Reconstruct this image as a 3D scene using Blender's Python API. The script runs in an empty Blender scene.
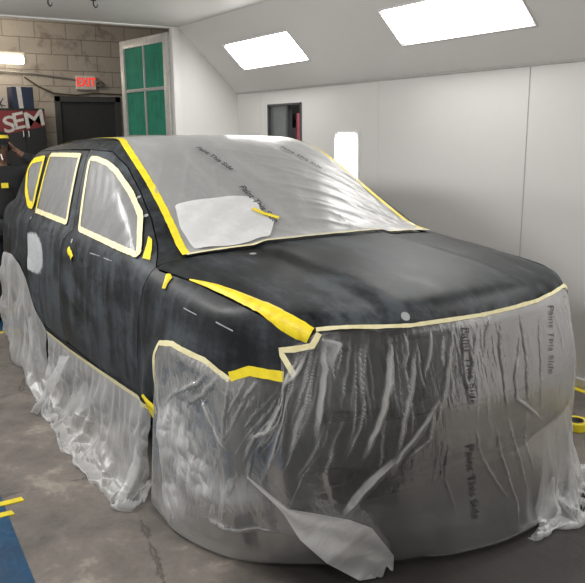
import numpy as np
# ---------------------------------------------------------------- car surface
# car axes: x forward, y to the car's left, z up; every panel is cut from one
# implicit body  F(x,y,z) = 0  (negative inside)
def cub(xs, ys):
    xs = np.array(xs, float); ys = np.array(ys, float)
    d = np.gradient(ys, xs)
    s = np.diff(ys)/np.diff(xs)
    for i in range(len(s)):                       # keep it monotone
        if s[i] == 0: d[i] = d[i+1] = 0
    def f(x):
        x = np.clip(x, xs[0], xs[-1])
        i = np.clip(np.searchsorted(xs, x)-1, 0, len(xs)-2)
        h = xs[i+1]-xs[i]; t = (x-xs[i])/h
        return ((2*t**3-3*t**2+1)*ys[i] + (t**3-2*t**2+t)*h*d[i]
                + (-2*t**3+3*t**2)*ys[i+1] + (t**3-t**2)*h*d[i+1])
    return f
def smax(a, b, k):
    h = np.clip(.5+.5*(a-b)/k, 0, 1)
    return b+(a-b)*h+k*h*(1-h)
def smin(a, b, k): return -smax(-a, -b, k)
def sstep(a, b, x):
    t = np.clip((x-a)/(b-a), 0, 1); return t*t*(3-2*t)
WZ = cub([.18,.26,.34,.45,.60,.75,.88,.98,1.06,1.12,1.25],
         [.79,.845,.882,.903,.912,.910,.900,.888,.872,.850,.79])
WX = cub([-2.35,-2.2,-1.95,-1.5,-.6,.6,1.1,1.5,1.75,1.95,2.1,2.25],
         [.86,.93,.965,.988,1.0,1.0,.995,.982,.955,.90,.80,.66])
HZ = cub([.7,.9,1.1,1.4,1.7,1.9,2.02,2.10,2.17,2.22,2.30],
         [1.155,1.135,1.115,1.09,1.06,1.03,1.00,.965,.90,.80,.50])
GZ = cub([.95,1.06,1.12,1.3,1.5,1.6,1.7],[.885,.862,.838,.762,.664,.600,.52])
GX = cub([-2.4,-2.1,-1.7,-1.2,-.6,.2,1.2],[.86,.905,.95,.985,1.0,1.0,.985])
RZ = cub([-2.2,-1.9,-1.5,-1.0,-.4,0,.4,1.],[1.46,1.52,1.562,1.587,1.597,1.592,1.572,1.5])
WHX, WHZ, ARC = (1.41, -1.35), .35, .42
def flare(x, z):
    b = 0
    for c in WHX:
        r = np.hypot(x-c, z-WHZ)
        b = b + .026*np.exp(-((r-ARC-.01)/.07)**2)*sstep(.15, .4, z)
    return b
def lower(x, y, z):
    ay = np.abs(y)
    side = ay - (WZ(z)*WX(x) + flare(x, z))
    dome = .018*sstep(.41, .33, ay)*sstep(.75, 1.2, x)
    top = z - (HZ(x) - .055*ay**2 - .05*ay**6 + dome)
    nose = x - (2.165 - .17*ay**2 - .75*ay**6 - .065*sstep(.60, .95, z) - .20*sstep(.50, .20, z))
    back = -x - (2.50 - .12*ay**2 - .10*ay**6 - .05*sstep(.55, 1.0, z))
    f = smax(side*.97, top, .10)
    f = smax(f, nose, .10)
    f = smax(f, back*.95, .12)
    return smax(f, .2-z, .05)
def upper(x, y, z):
    ay = np.abs(y)
    side = (ay - GZ(z)*GX(x))*.92
    ws = (x + 1.98*(z-1.11) + .36*ay**2 - 1.07)*.45
    roof = z - (RZ(x) - .045*ay**2 - .12*ay**6)
    back = (-x - (2.30 - .62*(z-1.05) - .22*ay**2))*.80
    f = smax(side, roof, .09)
    f = smax(f, ws, .10)
    f = smax(f, back, .10)
    return smax(f, .85-z, .05)
def F(x, y, z): return smin(lower(x, y, z), upper(x, y, z), .03)
def march(o, d, t0=0., t1=6., n=240, off=0.):
    """first crossing of F=off along rays o + t d (arrays N x 3)"""
    o = np.atleast_2d(o).astype(float); d = np.broadcast_to(np.asarray(d, float), o.shape)
    t = np.full(len(o), float(t0)); hit = np.zeros(len(o), bool); tp = t.copy(); step = (t1-t0)/n
    for i in range(n):
        tn = t0+step*(i+1)
        p = o+d*tn
        ins = (F(p[:,0], p[:,1], p[:,2])-off < 0) & ~hit
        tp[ins] = tn-step; hit |= ins
    a = tp.copy(); b = tp+step
    for i in range(26):
        m = .5*(a+b); p = o+d*m[:,None]
        ins = F(p[:,0], p[:,1], p[:,2])-off < 0
        b = np.where(ins, m, b); a = np.where(ins, a, m)
    return o+d*b[:,None], hit
def grad(p, e=1e-3):
    x, y, z = p[:,0], p[:,1], p[:,2]
    g = np.stack([F(x+e,y,z)-F(x-e,y,z), F(x,y+e,z)-F(x,y-e,z), F(x,y,z+e)-F(x,y,z-e)], 1)
    return g/np.maximum(np.linalg.norm(g, axis=1), 1e-9)[:,None]
import bpy, bmesh, math, random
from mathutils import Vector, Matrix
from mathutils.geometry import delaunay_2d_cdt
C = bpy.context.scene.collection
RNG = np.random.default_rng(7)
random.seed(7)
# ---------------------------------------------------------------- materials
class N:
    """tiny node-tree writer"""
    def __init__(s, name):
        s.m = bpy.data.materials.new(name); s.m.use_nodes = True
        s.t = s.m.node_tree; s.t.nodes.clear()
        s.out = s.t.nodes.new('ShaderNodeOutputMaterial')
    def n(s, kind, _in=None, **kw):
        d = s.t.nodes.new('ShaderNode'+kind)
        for k, v in kw.items(): setattr(d, k, v)
        for k, v in (_in or {}).items(): s.put(d.inputs[k], v)
        return d
    def put(s, sock, v):
        if hasattr(v, 'is_output') or isinstance(v, bpy.types.NodeSocket): s.t.links.new(v, sock)
        elif isinstance(v, (tuple, list)) and len(v) == 3 and sock.type == 'RGBA': sock.default_value = (*v, 1)
        else: sock.default_value = v
    def ramp(s, fac, stops, interp='LINEAR'):
        r = s.n('ValToRGB', {'Fac': fac}); cr = r.color_ramp; cr.interpolation = interp
        while len(cr.elements) < len(stops): cr.elements.new(.5)
        for e, (p, c) in zip(cr.elements, stops):
            e.position = p; e.color = (*c, 1) if isinstance(c, (tuple, list)) else (c, c, c, 1)
        return r.outputs['Color']
    def math(s, op, a, b=0., clamp=False):
        d = s.n('Math', operation=op, use_clamp=clamp); s.put(d.inputs[0], a); s.put(d.inputs[1], b); return d.outputs[0]
    def mix(s, fac, a, b, blend='MIX'):
        d = s.n('Mix', data_type='RGBA', blend_type=blend); s.put(d.inputs['Factor'], fac)
        s.put(d.inputs[6], a); s.put(d.inputs[7], b); return d.outputs[2]
    def coord(s, which='Object', scale=(1,1,1), rot=(0,0,0)):
        c = s.n('TexCoord'); mp = s.n('Mapping', {'Vector': c.outputs[which], 'Scale': scale, 'Rotation': rot}); return mp.outputs[0]
    def noise(s, vec, scale, detail=4., rough=.55, dist=0.):
        return s.n('TexNoise', {'Vector': vec, 'Scale': scale, 'Detail': detail, 'Roughness': rough, 'Distortion': dist}).outputs['Fac']
    def bump(s, h, strength=.3, dist=.01):
        return s.n('Bump', {'Height': h, 'Strength': strength, 'Distance': dist}).outputs['Normal']
    def pbr(s, color, rough=.5, metal=0., normal=None, **kw):
        d = {'Base Color': color, 'Roughness': rough, 'Metallic': metal}
        if normal is not None: d['Normal'] = normal
        d.update(kw); return s.n('BsdfPrincipled', d)
    def done(s, sh):
        s.t.links.new(sh.outputs[0] if not isinstance(sh, bpy.types.NodeSocket) else sh, s.out.inputs['Surface']); return s.m
def plain(name, c, rough=.5, metal=0., var=.12, scale=30., bump=0.):
    k = N(name); v = k.coord(); f = k.noise(v, scale)
    col = k.ramp(f, [(.3, tuple(x*(1-var) for x in c)), (.7, tuple(min(1, x*(1+var)) for x in c))])
    return k.done(k.pbr(col, rough, metal, k.bump(f, bump) if bump else None))
def emit(name, c, s):
    k = N(name); v = k.coord(); f = k.noise(v, 3.)
    return k.done(k.n('Emission', {'Color': k.ramp(f, [(0, c), (1, c)]), 'Strength': s}))
def paint_mat(name, spot=False, hazy=.5, seed=0., spec=.30, st=(7., 7., 1.3), dark=(.006,.007,.0085), pale=(.046,.055,.063)):
    k = N(name); c = k.n('TexCoord').outputs['Object']
    mp = k.n('Mapping', {'Vector': c, 'Location': (seed, seed*.7, 0), 'Scale': (.8, 1., 1.6)}).outputs[0]
    a = k.noise(mp, 2.2, 3., .6, .6)
    st = k.n('Mapping', {'Vector': c, 'Location': (0, seed, 0), 'Scale': st}).outputs[0]
    b = k.noise(st, 1.6, 6., .65)
    g = k.noise(mp, 26., 8., .7)
    m = k.math('MULTIPLY', k.math('ADD', k.math('MULTIPLY', a, .5), k.math('MULTIPLY', b, .5)), 1.)
    m = k.math('ADD', m, k.math('MULTIPLY', k.math('SUBTRACT', g, .5), .26))
    col = k.ramp(m, [(.40, dark), (.50, tuple(.65*p+.35*q for p, q in zip(dark, pale))), (.60, pale)])
    rough = k.ramp(m, [(.3, .36), (.7, .58)])
    if spot:
        sx = k.n('SeparateXYZ', {'Vector': c})
        px = k.math('MULTIPLY', k.math('ADD', sx.outputs['X'], .975), 1/.26)
        pz = k.math('MULTIPLY', k.math('SUBTRACT', sx.outputs['Z'], .862), 1/.135)
        r = k.math('SQRT', k.math('ADD', k.math('POWER', k.math('ABSOLUTE', px), 2.4), k.math('POWER', k.math('ABSOLUTE', pz), 2.4)))
        r = k.math('ADD', r, k.math('MULTIPLY', k.math('SUBTRACT', g, .5), .5))
        f = k.ramp(r, [(.86, 1.), (1.04, 0.)])
        col = k.mix(f, col, k.ramp(g, [(.2, (.36,.38,.40)), (.8, (.52,.54,.56))]))
        rough = k.mix(f, rough, (.7,.7,.7))
    # fine sanding scratches
    sc = k.n('TexNoise', {'Vector': k.n('Mapping', {'Vector': c, 'Scale': (3., 30., 60.), 'Rotation': (0, .3, 0)}).outputs[0], 'Scale': 6., 'Detail': 2.}).outputs['Fac']
    s = k.ramp(sc, [(.74, 0.), (.80, 1.)])
    col = k.mix(k.math('MULTIPLY', s, .35), col, (.16,.17,.18))
    return k.done(k.pbr(col, rough, 0., k.bump(g, .05, .004), **{'Specular IOR Level': spec}))
def film_mat(name, base=.3, white=.75, streak=.5, bump=.4, sx=60., sy=4., rough=.22, gloss=.22, tint=(1,1,1), edge=.55, uv=True, fold=.5):
    """clear polythene masking film: see-through, whiter where seen edge-on and where it lies double"""
    k = N(name); c = k.n('TexCoord').outputs['UV' if uv else 'Object']
    wp = k.n('TexNoise', {'Vector': c, 'Scale': 3.5, 'Detail': 2.}).outputs['Color']
    c2 = k.n('VectorMath', {0: c, 1: k.n('VectorMath', {0: wp, 1: (.10,.10,.10)}, operation='MULTIPLY').outputs[0]}, operation='ADD').outputs[0]
    a = k.noise(k.n('Mapping', {'Vector': c2, 'Scale': (sx, sy, sx)}).outputs[0], 1., 5., .6)
    b = k.noise(k.n('Mapping', {'Vector': c2, 'Scale': (8., 5., 8.), 'Rotation': (0, 0, .5)}).outputs[0], 1.2, 4., .6, .8)
    g = k.noise(k.n('Mapping', {'Vector': c2, 'Scale': (sx*3.5, sy*2.5, sx*3.5), 'Rotation': (0, 0, .12)}).outputs[0], 1., 5., .6)
    cr = k.math('ABSOLUTE', k.math('SUBTRACT', b, .5)); crease = k.ramp(cr, [(0., 1.), (.03, 0.)])
    fo = k.n('Attribute', attribute_name='fold').outputs['Fac']
    s = k.math('ADD', k.ramp(a, [(.50, 0.), (.72, 1.)]), k.math('ADD', k.math('MULTIPLY', crease, .25), k.math('MULTIPLY', k.ramp(g, [(.56, 0.), (.70, 1.)]), .55)))
    h = k.math('ADD', k.math('ADD', k.math('MULTIPLY', a, .6), k.math('MULTIPLY', b, .6)), k.math('MULTIPLY', g, .3))
    nrm = k.bump(h, bump, .02)
    lw = k.n('LayerWeight', {'Blend': .42, 'Normal': nrm}).outputs['Facing']
    f = k.math('ADD', base, k.math('MULTIPLY', k.math('POWER', lw, 2.4), edge))
    f = k.math('ADD', f, k.math('MULTIPLY', s, streak*.45))
    f = k.math('ADD', f, k.math('MULTIPLY', k.math('MULTIPLY', fo, fold), k.math('ADD', .55, k.math('MULTIPLY', g, .9))))
    f = k.math('MINIMUM', f, .93)
    wh = tuple(white*t for t in tint)
    dif = k.n('BsdfDiffuse', {'Color': wh, 'Normal': nrm}); tr = k.n('BsdfTranslucent', {'Color': wh, 'Normal': nrm})
    body = k.n('MixShader', {0: .3, 1: dif.outputs[0], 2: tr.outputs[0]})
    clear = k.n('BsdfTransparent', {'Color': (.95,.96,.96)})
    m = k.n('MixShader', {0: f, 1: clear.outputs[0], 2: body.outputs[0]})
    gl = k.n('BsdfGlossy', {'Color': (.9,.9,.9), 'Roughness': rough, 'Normal': nrm})
    fr = k.n('Fresnel', {'IOR': 1.5, 'Normal': nrm}).outputs[0]
    return k.done(k.n('MixShader', {0: k.math('MULTIPLY', k.math('MULTIPLY', fr, gloss*4, True), k.math('SUBTRACT', 1., k.math('MULTIPLY', fo, .7, True))), 1: m.outputs[0], 2: gl.outputs[0]}))
def tape_mat(name, c, c2):
    k = N(name); v = k.coord('Object'); f = k.noise(v, 25., 5.); g = k.noise(v, 160., 3.)
    col = k.ramp(f, [(.3, c2), (.6, c)])
    return k.done(k.pbr(col, .5, 0., k.bump(g, .25, .003)))
# ---------------------------------------------------------------- object helpers
def tag(o, label=None, cat=None, group=None, kind=None):
    if label: o['label'] = label
    if cat: o['category'] = cat
    if group: o['group'] = group
    if kind: o['kind'] = kind
    return o
def empty(name, loc=(0,0,0), rz=0.):
    o = bpy.data.objects.new(name, None); C.objects.link(o); o.location = loc; o.rotation_euler = (0,0,rz)
    o.empty_display_size = .1; return o
def link(name, me, mat, parent=None):
    o = bpy.data.objects.new(name, me); C.objects.link(o)
    if mat is not None: me.materials.append(mat)
    if parent is not None: o.parent = parent
    return o
def mesh(name, verts, faces, mat, parent=None, smooth=True, sharp=40., uv=None):
    me = bpy.data.meshes.new(name)
    me.from_pydata([tuple(map(float, v)) for v in verts], [], [tuple(map(int, f)) for f in faces])
    me.update()
    if smooth:
        me.polygons.foreach_set('use_smooth', [True]*len(me.polygons))
        if sharp: me.set_sharp_from_angle(angle=math.radians(sharp))
    if uv is not None:
        l = me.uv_layers.new(name='UVMap'); idx = np.empty(len(me.loops), int); me.loops.foreach_get('vertex_index', idx)
        l.data.foreach_set('uv', np.asarray(uv, float)[idx].ravel())
    return link(name, me, mat, parent)
def frombm(name, bm, mat, parent=None, smooth=False, sharp=35.):
    bmesh.ops.recalc_face_normals(bm, faces=bm.faces)
    me = bpy.data.meshes.new(name); bm.to_mesh(me); bm.free()
    if smooth:
        me.polygons.foreach_set('use_smooth', [True]*len(me.polygons)); me.set_sharp_from_angle(angle=math.radians(sharp))
    return link(name, me, mat, parent)
def box(bm, lo, hi, bevel=0., M=None):
    c = [(a+b)/2 for a, b in zip(lo, hi)]; s = [abs(b-a) for a, b in zip(lo, hi)]
    r = bmesh.ops.create_cube(bm, size=1, matrix=Matrix.Translation(c) @ Matrix.Diagonal((*s, 1)))
    vs = r['verts']
    if bevel:
        es = list({e for v in vs for e in v.link_edges})
        g = bmesh.ops.bevel(bm, geom=es, offset=bevel, segments=2, affect='EDGES', profile=.6); vs = list({v for f in g['faces'] for v in f.verts} | {v for v in vs if v.is_valid})
    if M is not None: bmesh.ops.transform(bm, matrix=M, verts=[v for v in vs if v.is_valid])
    return vs
def boxo(name, lo, hi, mat, parent=None, bevel=.004, smooth=False):
    bm = bmesh.new(); box(bm, lo, hi, bevel); return frombm(name, bm, mat, parent, smooth)
def lathe(bm, prof, n=40, M=None, closed=False):
    rings = []
    for r, h in prof:
        rings.append([bm.verts.new((r*math.cos(2*math.pi*i/n), r*math.sin(2*math.pi*i/n), h)) for i in range(n)])
    k = len(rings)
    for j in range(k if closed else k-1):
        a, b = rings[j], rings[(j+1) % k]
        for i in range(n): bm.faces.new((a[i], a[(i+1)%n], b[(i+1)%n], b[i]))
    if M is not None: bmesh.ops.transform(bm, matrix=M, verts=[v for r in rings for v in r])
    return rings
def tube(bm, pts, r, n=8, cap=True):
    pts = [Vector(p) for p in pts]; rs = r if isinstance(r, (list, tuple)) else [r]*len(pts); rings = []
    up = Vector((0,0,1))
    for i, p in enumerate(pts):
        t = (pts[min(i+1, len(pts)-1)]-pts[max(i-1, 0)]).normalized()
        a = t.cross(up if abs(t.z) < .9 else Vector((1,0,0))).normalized(); b = t.cross(a)
        rings.append([bm.verts.new(p+(a*math.cos(2*math.pi*k/n)+b*math.sin(2*math.pi*k/n))*rs[i]) for k in range(n)])
    for a, b in zip(rings, rings[1:]):
        for i in range(n): bm.faces.new((a[i], a[(i+1)%n], b[(i+1)%n], b[i]))
    if cap: bm.faces.new(rings[0][::-1]); bm.faces.new(rings[-1])
def text_shape(s, size=1., extrude=0., shear=0., bold=0., align='CENTER', space=1.):
    cu = bpy.data.curves.new('t', 'FONT'); cu.body = s; cu.size = size; cu.extrude = extrude; cu.shear = shear
    cu.offset = bold; cu.align_x = align; cu.align_y = 'CENTER'; cu.resolution_u = 3; cu.space_character = space
    o = bpy.data.objects.new('t', cu); C.objects.link(o)
    bpy.context.view_layer.update()
    dg = bpy.context.evaluated_depsgraph_get(); me = bpy.data.meshes.new_from_object(o.evaluated_get(dg))
    bpy.data.objects.remove(o); bpy.data.curves.remove(cu)
    v = np.array([tuple(q.co) for q in me.vertices]).reshape(-1, 3); f = [tuple(p.vertices) for p in me.polygons]
    bpy.data.meshes.remove(me); return v, f
# ---------------------------------------------------------------- panels cut from the body
class Frame:
    def __init__(s, e1, e2, d, back):
        s.e1, s.e2, s.d = (np.array(a, float) for a in (e1, e2, d)); s.o = -s.d*back
    def to2(s, p): p = np.atleast_2d(np.asarray(p, float)); return np.stack([p@s.e1, p@s.e2], 1)
    def cast(s, q, off=0.):
        q = np.atleast_2d(q); o = s.o+q[:,:1]*s.e1+q[:,1:]*s.e2
        p, h = march(o, s.d, 0, 3.2, 110, off); return p, h
FR = Frame((1,0,0), (0,.6,.8), (0,.8,-.6), 1.9)       # right side, seen from a little above
FS = Frame((1,0,0), (0,0,1), (0,1,0), 1.6)
FT = Frame((1,0,0), (0,1,0), (0,0,-1), 2.4)
FN = Frame((0,1,0), (0,0,1), (-1,0,0), 3.0)
def SP(x, z): return tuple(FS.cast([[x, z]])[0][0])
def inpoly(P, Q):
    x, y = P[:,0], P[:,1]; r = np.zeros(len(P), bool); n = len(Q)
    for i in range(n):
        (x1, y1), (x2, y2) = Q[i], Q[(i+1)%n]
        if y1 == y2: continue
        c = ((y1 > y) != (y2 > y)) & (x < (x2-x1)*(y-y1)/(y2-y1)+x1); r ^= c
    return r
def inset(Q, d):
    Q = np.asarray(Q, float); A = np.sum(Q[:,0]*np.roll(Q[:,1],-1)-np.roll(Q[:,0],-1)*Q[:,1]); sg = 1 if A > 0 else -1
    a = np.roll(Q, 1, 0); b = np.roll(Q, -1, 0)
    t1 = Q-a; t2 = b-Q; t1 /= np.linalg.norm(t1, axis=1)[:,None]+1e-9; t2 /= np.linalg.norm(t2, axis=1)[:,None]+1e-9
    n1 = np.stack([-t1[:,1], t1[:,0]], 1)*sg; n2 = np.stack([-t2[:,1], t2[:,0]], 1)*sg
    m = n1+n2; m /= np.maximum(np.sum(m*n1, 1), .6)[:,None]; return Q+m*d
def rnd(Q, k=2, r=.035):
    """round the corners of a closed outline"""
    Q = np.asarray(Q, float)
    for _ in range(k):
        b = np.roll(Q, -1, 0); l = np.linalg.norm(b-Q, axis=1)[:,None]; f = np.minimum(.25, r/np.maximum(l, 1e-6))
        Q = np.stack([Q+(b-Q)*f, b-(b-Q)*f], 1).reshape(-1, 2); r *= .45
    return Q
def resample(Q, res, closed=True):
    Q = np.asarray(Q, float); out = []
    n = len(Q)
    for i in range(n if closed else n-1):
        a, b = Q[i], Q[(i+1)%n]; k = max(1, int(round(np.linalg.norm(b-a)/res)))
        out += [a+(b-a)*j/k for j in range(k)]
    if not closed: out.append(Q[-1])
    return np.array(out)
def panel(name, outline, fr, mat, parent=None, holes=(), off=0., res=.03, rim=.016, mirror=False, wr=None, uv=False):
    B = resample(outline, res); Hs = [resample(h, res) for h in holes]
    lo, hi = B.min(0), B.max(0)
    gx, gy = np.meshgrid(np.arange(lo[0], hi[0], res), np.arange(lo[1], hi[1], res)); G = np.stack([gx.ravel(), gy.ravel()], 1)
    G[:,0] += (np.round(G[:,1]/res) % 2)*res*.5
    ok = inpoly(G, B)
    for h in Hs: ok &= ~inpoly(G, h)
    allb = np.concatenate([B]+Hs)
    for i in range(0, len(G), 2000):
        d = np.min(np.linalg.norm(G[i:i+2000,None]-allb[None], axis=2), 1); ok[i:i+2000] &= d > res*.55
    G = G[ok]
    V = np.concatenate([allb, G]); E = []; s = 0
    for L in [B]+Hs:
        n = len(L); E += [(s+i, s+(i+1)%n) for i in range(n)]; s += n
    r = delaunay_2d_cdt([Vector(v) for v in V], E, [], 0, 1e-5)
    V2 = np.array([tuple(v) for v in r[0]]); T = [tuple(f) for f in r[2]]
    cen = np.array([V2[list(f)].mean(0) for f in T]); keep = inpoly(cen, B)
    for h in Hs: keep &= ~inpoly(cen, h)
    T = [f for f, k in zip(T, keep) if k]
    P, hit = fr.cast(V2, off)
    T = [f for f in T if all(hit[i] for i in f)]
    g = grad(P)
    if wr is not None: P = P+g*wr(V2, P)[:,None]
    faces = []
    for f in T:
        a, b, c = P[f[0]], P[f[1]], P[f[2]]
        faces.append(f if np.dot(np.cross(b-a, c-a), g[f[0]]) > 0 else f[::-1])
    nv = len(P)
    if rim:
        cnt = {}
        for f in faces:
            for i in range(len(f)):
                e = (f[i], f[(i+1)%len(f)]); cnt[e] = 1
        bd = [e for e in cnt if (e[1], e[0]) not in cnt]
        ids = sorted({i for e in bd for i in e}); mp = {i: nv+j for j, i in enumerate(ids)}
        P = np.concatenate([P, P[ids]-g[ids]*rim])
        faces += [(e[1], e[0], mp[e[0]], mp[e[1]]) for e in bd]
    if mirror: P = P*np.array([1,-1,1]); faces = [f[::-1] for f in faces]
    used = sorted({i for f in faces for i in f}); re = {i: j for j, i in enumerate(used)}
    return mesh(name, P[used], [[re[i] for i in f] for f in faces], mat, parent, sharp=50, uv=(P[used][:,:2] if not uv else None))
def snap(p, off, it=4):
    p = np.array(p, float); e = 1e-3
    for _ in range(it):
        x, y, z = p.T
        f = F(x, y, z)-off
        g = np.stack([F(x+e,y,z)-F(x-e,y,z), F(x,y+e,z)-F(x,y-e,z), F(x,y,z+e)-F(x,y,z-e)], 1)/(2*e)
        p = p-g*(f/np.maximum((g*g).sum(1), .2))[:,None]
    return p
def ribbon(name, pts, width, mat, parent, off=.006, closed=False, bulge=0., res=.02, wob=.0, shift=0., sm=0):
    """a strip of tape laid along a path on the body"""
    pts = np.array(pts, float); w0 = np.array(width, float) if np.ndim(width) else np.full(len(pts), width)
    A = np.concatenate([pts, w0[:,None]], 1)
    for _ in range(sm):
        q = [A[:1]] if not closed else []
        b = A[1:] if not closed else np.roll(A, -1, 0); a = A[:-1] if not closed else A
        q.append(np.stack([.75*a+.25*b, .25*a+.75*b], 1).reshape(-1, 4))
        if not closed: q.append(A[-1:])
        A = np.concatenate(q)
    out = []
    n = len(A)
    for i in range(n if closed else n-1):
        a, b = A[i], A[(i+1)%n]; k = max(1, int(round(np.linalg.norm((b-a)[:3])/res))); out += [a+(b-a)*j/k for j in range(k)]
    if not closed: out.append(A[-1])
    A = np.array(out); P = snap(A[:,:3], off); W = A[:,3]*(1+wob*RNG.normal(0, 1, len(A)))
    t = (np.roll(P, -1, 0)-np.roll(P, 1, 0)) if closed else np.gradient(P, axis=0)
    t /= np.linalg.norm(t, axis=1)[:,None]+1e-9; nn = grad(P); c = np.cross(nn, t); m = 5 if bulge else 3
    rows = []
    for j in range(m):
        u = j/(m-1)-.5; q = snap(P+c*(W*(u+shift))[:,None], off)
        if bulge: q = q+grad(q)*(bulge*(1-(2*u)**2)*np.minimum(1, W/.03))[:,None]
        rows.append(q)
    V = np.stack(rows, 1); nP = len(P); fs = []
    for i in range(nP if closed else nP-1):
        for j in range(m-1):
            a = i*m+j; b = ((i+1)%nP)*m+j; fs.append((a, b, b+1, a+1))
    return mesh(name, V.reshape(-1, 3), fs, mat, parent, sharp=None)
def on_surface_text(s, size, cx, cy, rot, fr, off, mat, parent, name='printed_text', mirror=1, space=1.):
    v, f = text_shape(s, size, space=space, bold=size*.018); c, q = math.cos(rot), math.sin(rot); x, y = v[:,0], v[:,1]*mirror
    P, h = fr.cast(np.stack([cx+c*x-q*y, cy+q*x+c*y], 1), off)
    return mesh(name, P, f, mat, parent, smooth=False)
# ---------------------------------------------------------------- palette
M = {}
M['paint'] = paint_mat('sanded_black_paint')
M['door'] = paint_mat('sanded_black_door', hazy=.5, seed=1.3, pale=(.054,.064,.073))
M['spot'] = paint_mat('sanded_black_with_filler', spot=True, seed=2.9, pale=(.060,.070,.079))
M['hood'] = paint_mat('sanded_black_hood', seed=4.1, hazy=.3, dark=(.0045,.0055,.0065), pale=(.062,.071,.079), spec=.16, st=(1.6, 6., 3.))
M['shell'] = plain('black_underbody', (.008,.008,.009), .7)
M['fascia'] = plain('black_bumper_plastic', (.012,.013,.014), .65, var=.3, scale=6)
M['glass'] = plain('dark_car_glass', (.02,.022,.024), .08)
M['rubber'] = plain('tyre_rubber', (.016,.016,.017), .8, bump=.2)
M['alloy'] = plain('dusty_alloy', (.035,.035,.036), .75, .0)
M['chrome'] = plain('lamp_chrome', (.35,.36,.38), .2, .9)
M['yellow'] = tape_mat('yellow_tape', (.86,.70,.025), (.76,.58,.02))
M['foam'] = tape_mat('yellow_foam_tape', (.88,.71,.02), (.72,.50,.015))
M['cream'] = tape_mat('cream_masking_tape', (.80,.74,.46), (.70,.62,.34))
M['film_win'] = film_mat('window_film', base=.40, white=.55, streak=.22, bump=.10, sx=9, sy=2., rough=.3, gloss=.10, edge=.2, uv=False)
M['film_top'] = film_mat('windscreen_film', base=.42, white=.78, streak=.22, bump=.09, sx=3., sy=9., rough=.30, gloss=.17, edge=.6)
M['film'] = film_mat('drape_film', base=.045, white=.80, streak=.22, bump=.28, sx=9., sy=1.3, rough=.26, gloss=.12, edge=.42, fold=.95)
M['film_side'] = film_mat('side_film', base=.30, white=.80, streak=.34, bump=.30, sx=7., sy=3., rough=.46, gloss=.06, edge=.5)
M['film_patch'] = film_mat('doubled_film', base=.80, white=.92, streak=.3, bump=.2, sx=8., sy=8., rough=.3, gloss=.15, edge=.3)
M['ink'] = plain('grey_film_print', (.035,.037,.04), .6)
M['inkpale'] = plain('pale_grey_film_print', (.16,.165,.17), .6)
M['mark'] = plain('bare_filler_dot', (.3,.31,.32), .7)
# ---------------------------------------------------------------- the car
car = empty('car', (0, 0, 0))
tag(car, 'black compact SUV in sanded primer, masked in plastic film and yellow tape', 'car')
PT = {
 'fd': [(-0.085,-0.851,1.093), (-0.359,-0.670,1.488), (-0.212,-0.668,1.491), (0.0,-0.678,1.472), (0.161,-0.693,1.440), (0.411,-0.715,1.345), (0.608,-0.739,1.244), (0.827,-0.853,1.071)],
 'rd': [(-1.093,-0.835,1.107), (-1.275,-0.653,1.489), (-0.543,-0.660,1.501), (-0.312,-0.846,1.103)],
 'q': [(-1.38,-0.815,1.124), (-1.63,-0.765,1.205), (-1.81,-0.71,1.315), (-1.85,-0.685,1.38), (-1.74,-0.655,1.445), (-1.378,-0.662,1.475), (-1.180,-0.827,1.119)],
 'df': [(-0.46,-0.636,1.527), (-0.059,-0.639,1.521), (0.20,-0.66,1.455), (0.423,-0.693,1.355), (0.659,-0.720,1.223), (0.800,-0.757,1.142), (0.985,-0.838,1.056), (0.978,-0.878,1.007), (0.922,-0.902,0.847), (0.894,-0.911,0.571), (0.890,-0.905,0.43)],
 'b': [(-0.342,-0.899,0.41), (-0.357,-0.913,0.655), (-0.355,-0.901,0.900), (-0.302,-0.883,1.023), (-0.20,-0.850,1.087), (-0.46,-0.640,1.522)],
 'r': [(-1.345,-0.63,1.505), (-1.131,-0.833,1.111), (-1.165,-0.877,1.023), (-1.115,-0.914,0.795), (-0.999,-0.937,0.612), (-0.894,-0.923,0.461), (-0.88,-.9,.41)],
 'arch': [(1.114,-0.899,0.442), (1.141,-0.920,0.609), (1.180,-0.930,0.727), (1.212,-0.919,0.775), (1.344,-0.920,0.804), (1.569,-0.893,0.792), (1.699,-0.858,0.744)],
 'fend': [(1.699,-0.858,0.744), (1.779,-0.819,0.782), (1.900,-0.751,0.781)],
 'hlo': [(1.042,-0.842,1.044), (1.332,-0.813,1.038), (1.576,-0.802,1.019), (1.782,-0.775,0.992), (1.898,-0.719,0.941), (1.958,-0.668,0.911)],
 'hup': [(0.997,-0.840,1.048), (1.250,-0.817,1.042), (1.481,-0.752,1.043), (1.709,-0.732,1.022), (1.874,-0.703,0.994), (1.932,-0.671,0.966)],
 'hf': [(1.953,-0.652,0.957), (2.03,-.46,.951), (2.067,-0.333,0.949), (2.082,-0.17,0.948), (2.088,0.0,0.945), (2.082,.17,.948), (2.067,0.323,0.952), (2.03,.46,.955), (1.972,0.614,0.962)],
 'wsr': [(-1.75,-.46,1.53), (-1.2,-.485,1.562), (-0.404,-0.50,1.578), (-0.15,-.545,1.568), (0.007,-0.585,1.548), (0.2,-.607,1.468), (0.423,-0.623,1.366), (0.708,-0.650,1.218), (1.024,-0.706,1.089)],
 'wsb': [(1.024,-0.706,1.089), (1.061,-0.461,1.107), (1.095,-0.164,1.127), (1.078,0.207,1.128), (1.03,.46,1.11), (0.962,0.686,1.099)],
}
P2 = lambda pts: FR.to2(np.array(pts, float))
def side_panel(name, pts, mat, holes=(), ins=.003, **kw):
    Q = inset(P2(pts), ins)
    return [panel(name, Q, FR, mat, car, [P2(h) for h in holes], mirror=mm, **kw) for mm in (False, True)]
fd_hole, rd_hole, q_hole = (rnd(inset(P2(PT[k]), .012), 2, .02) for k in ('fd', 'rd', 'q'))
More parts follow.
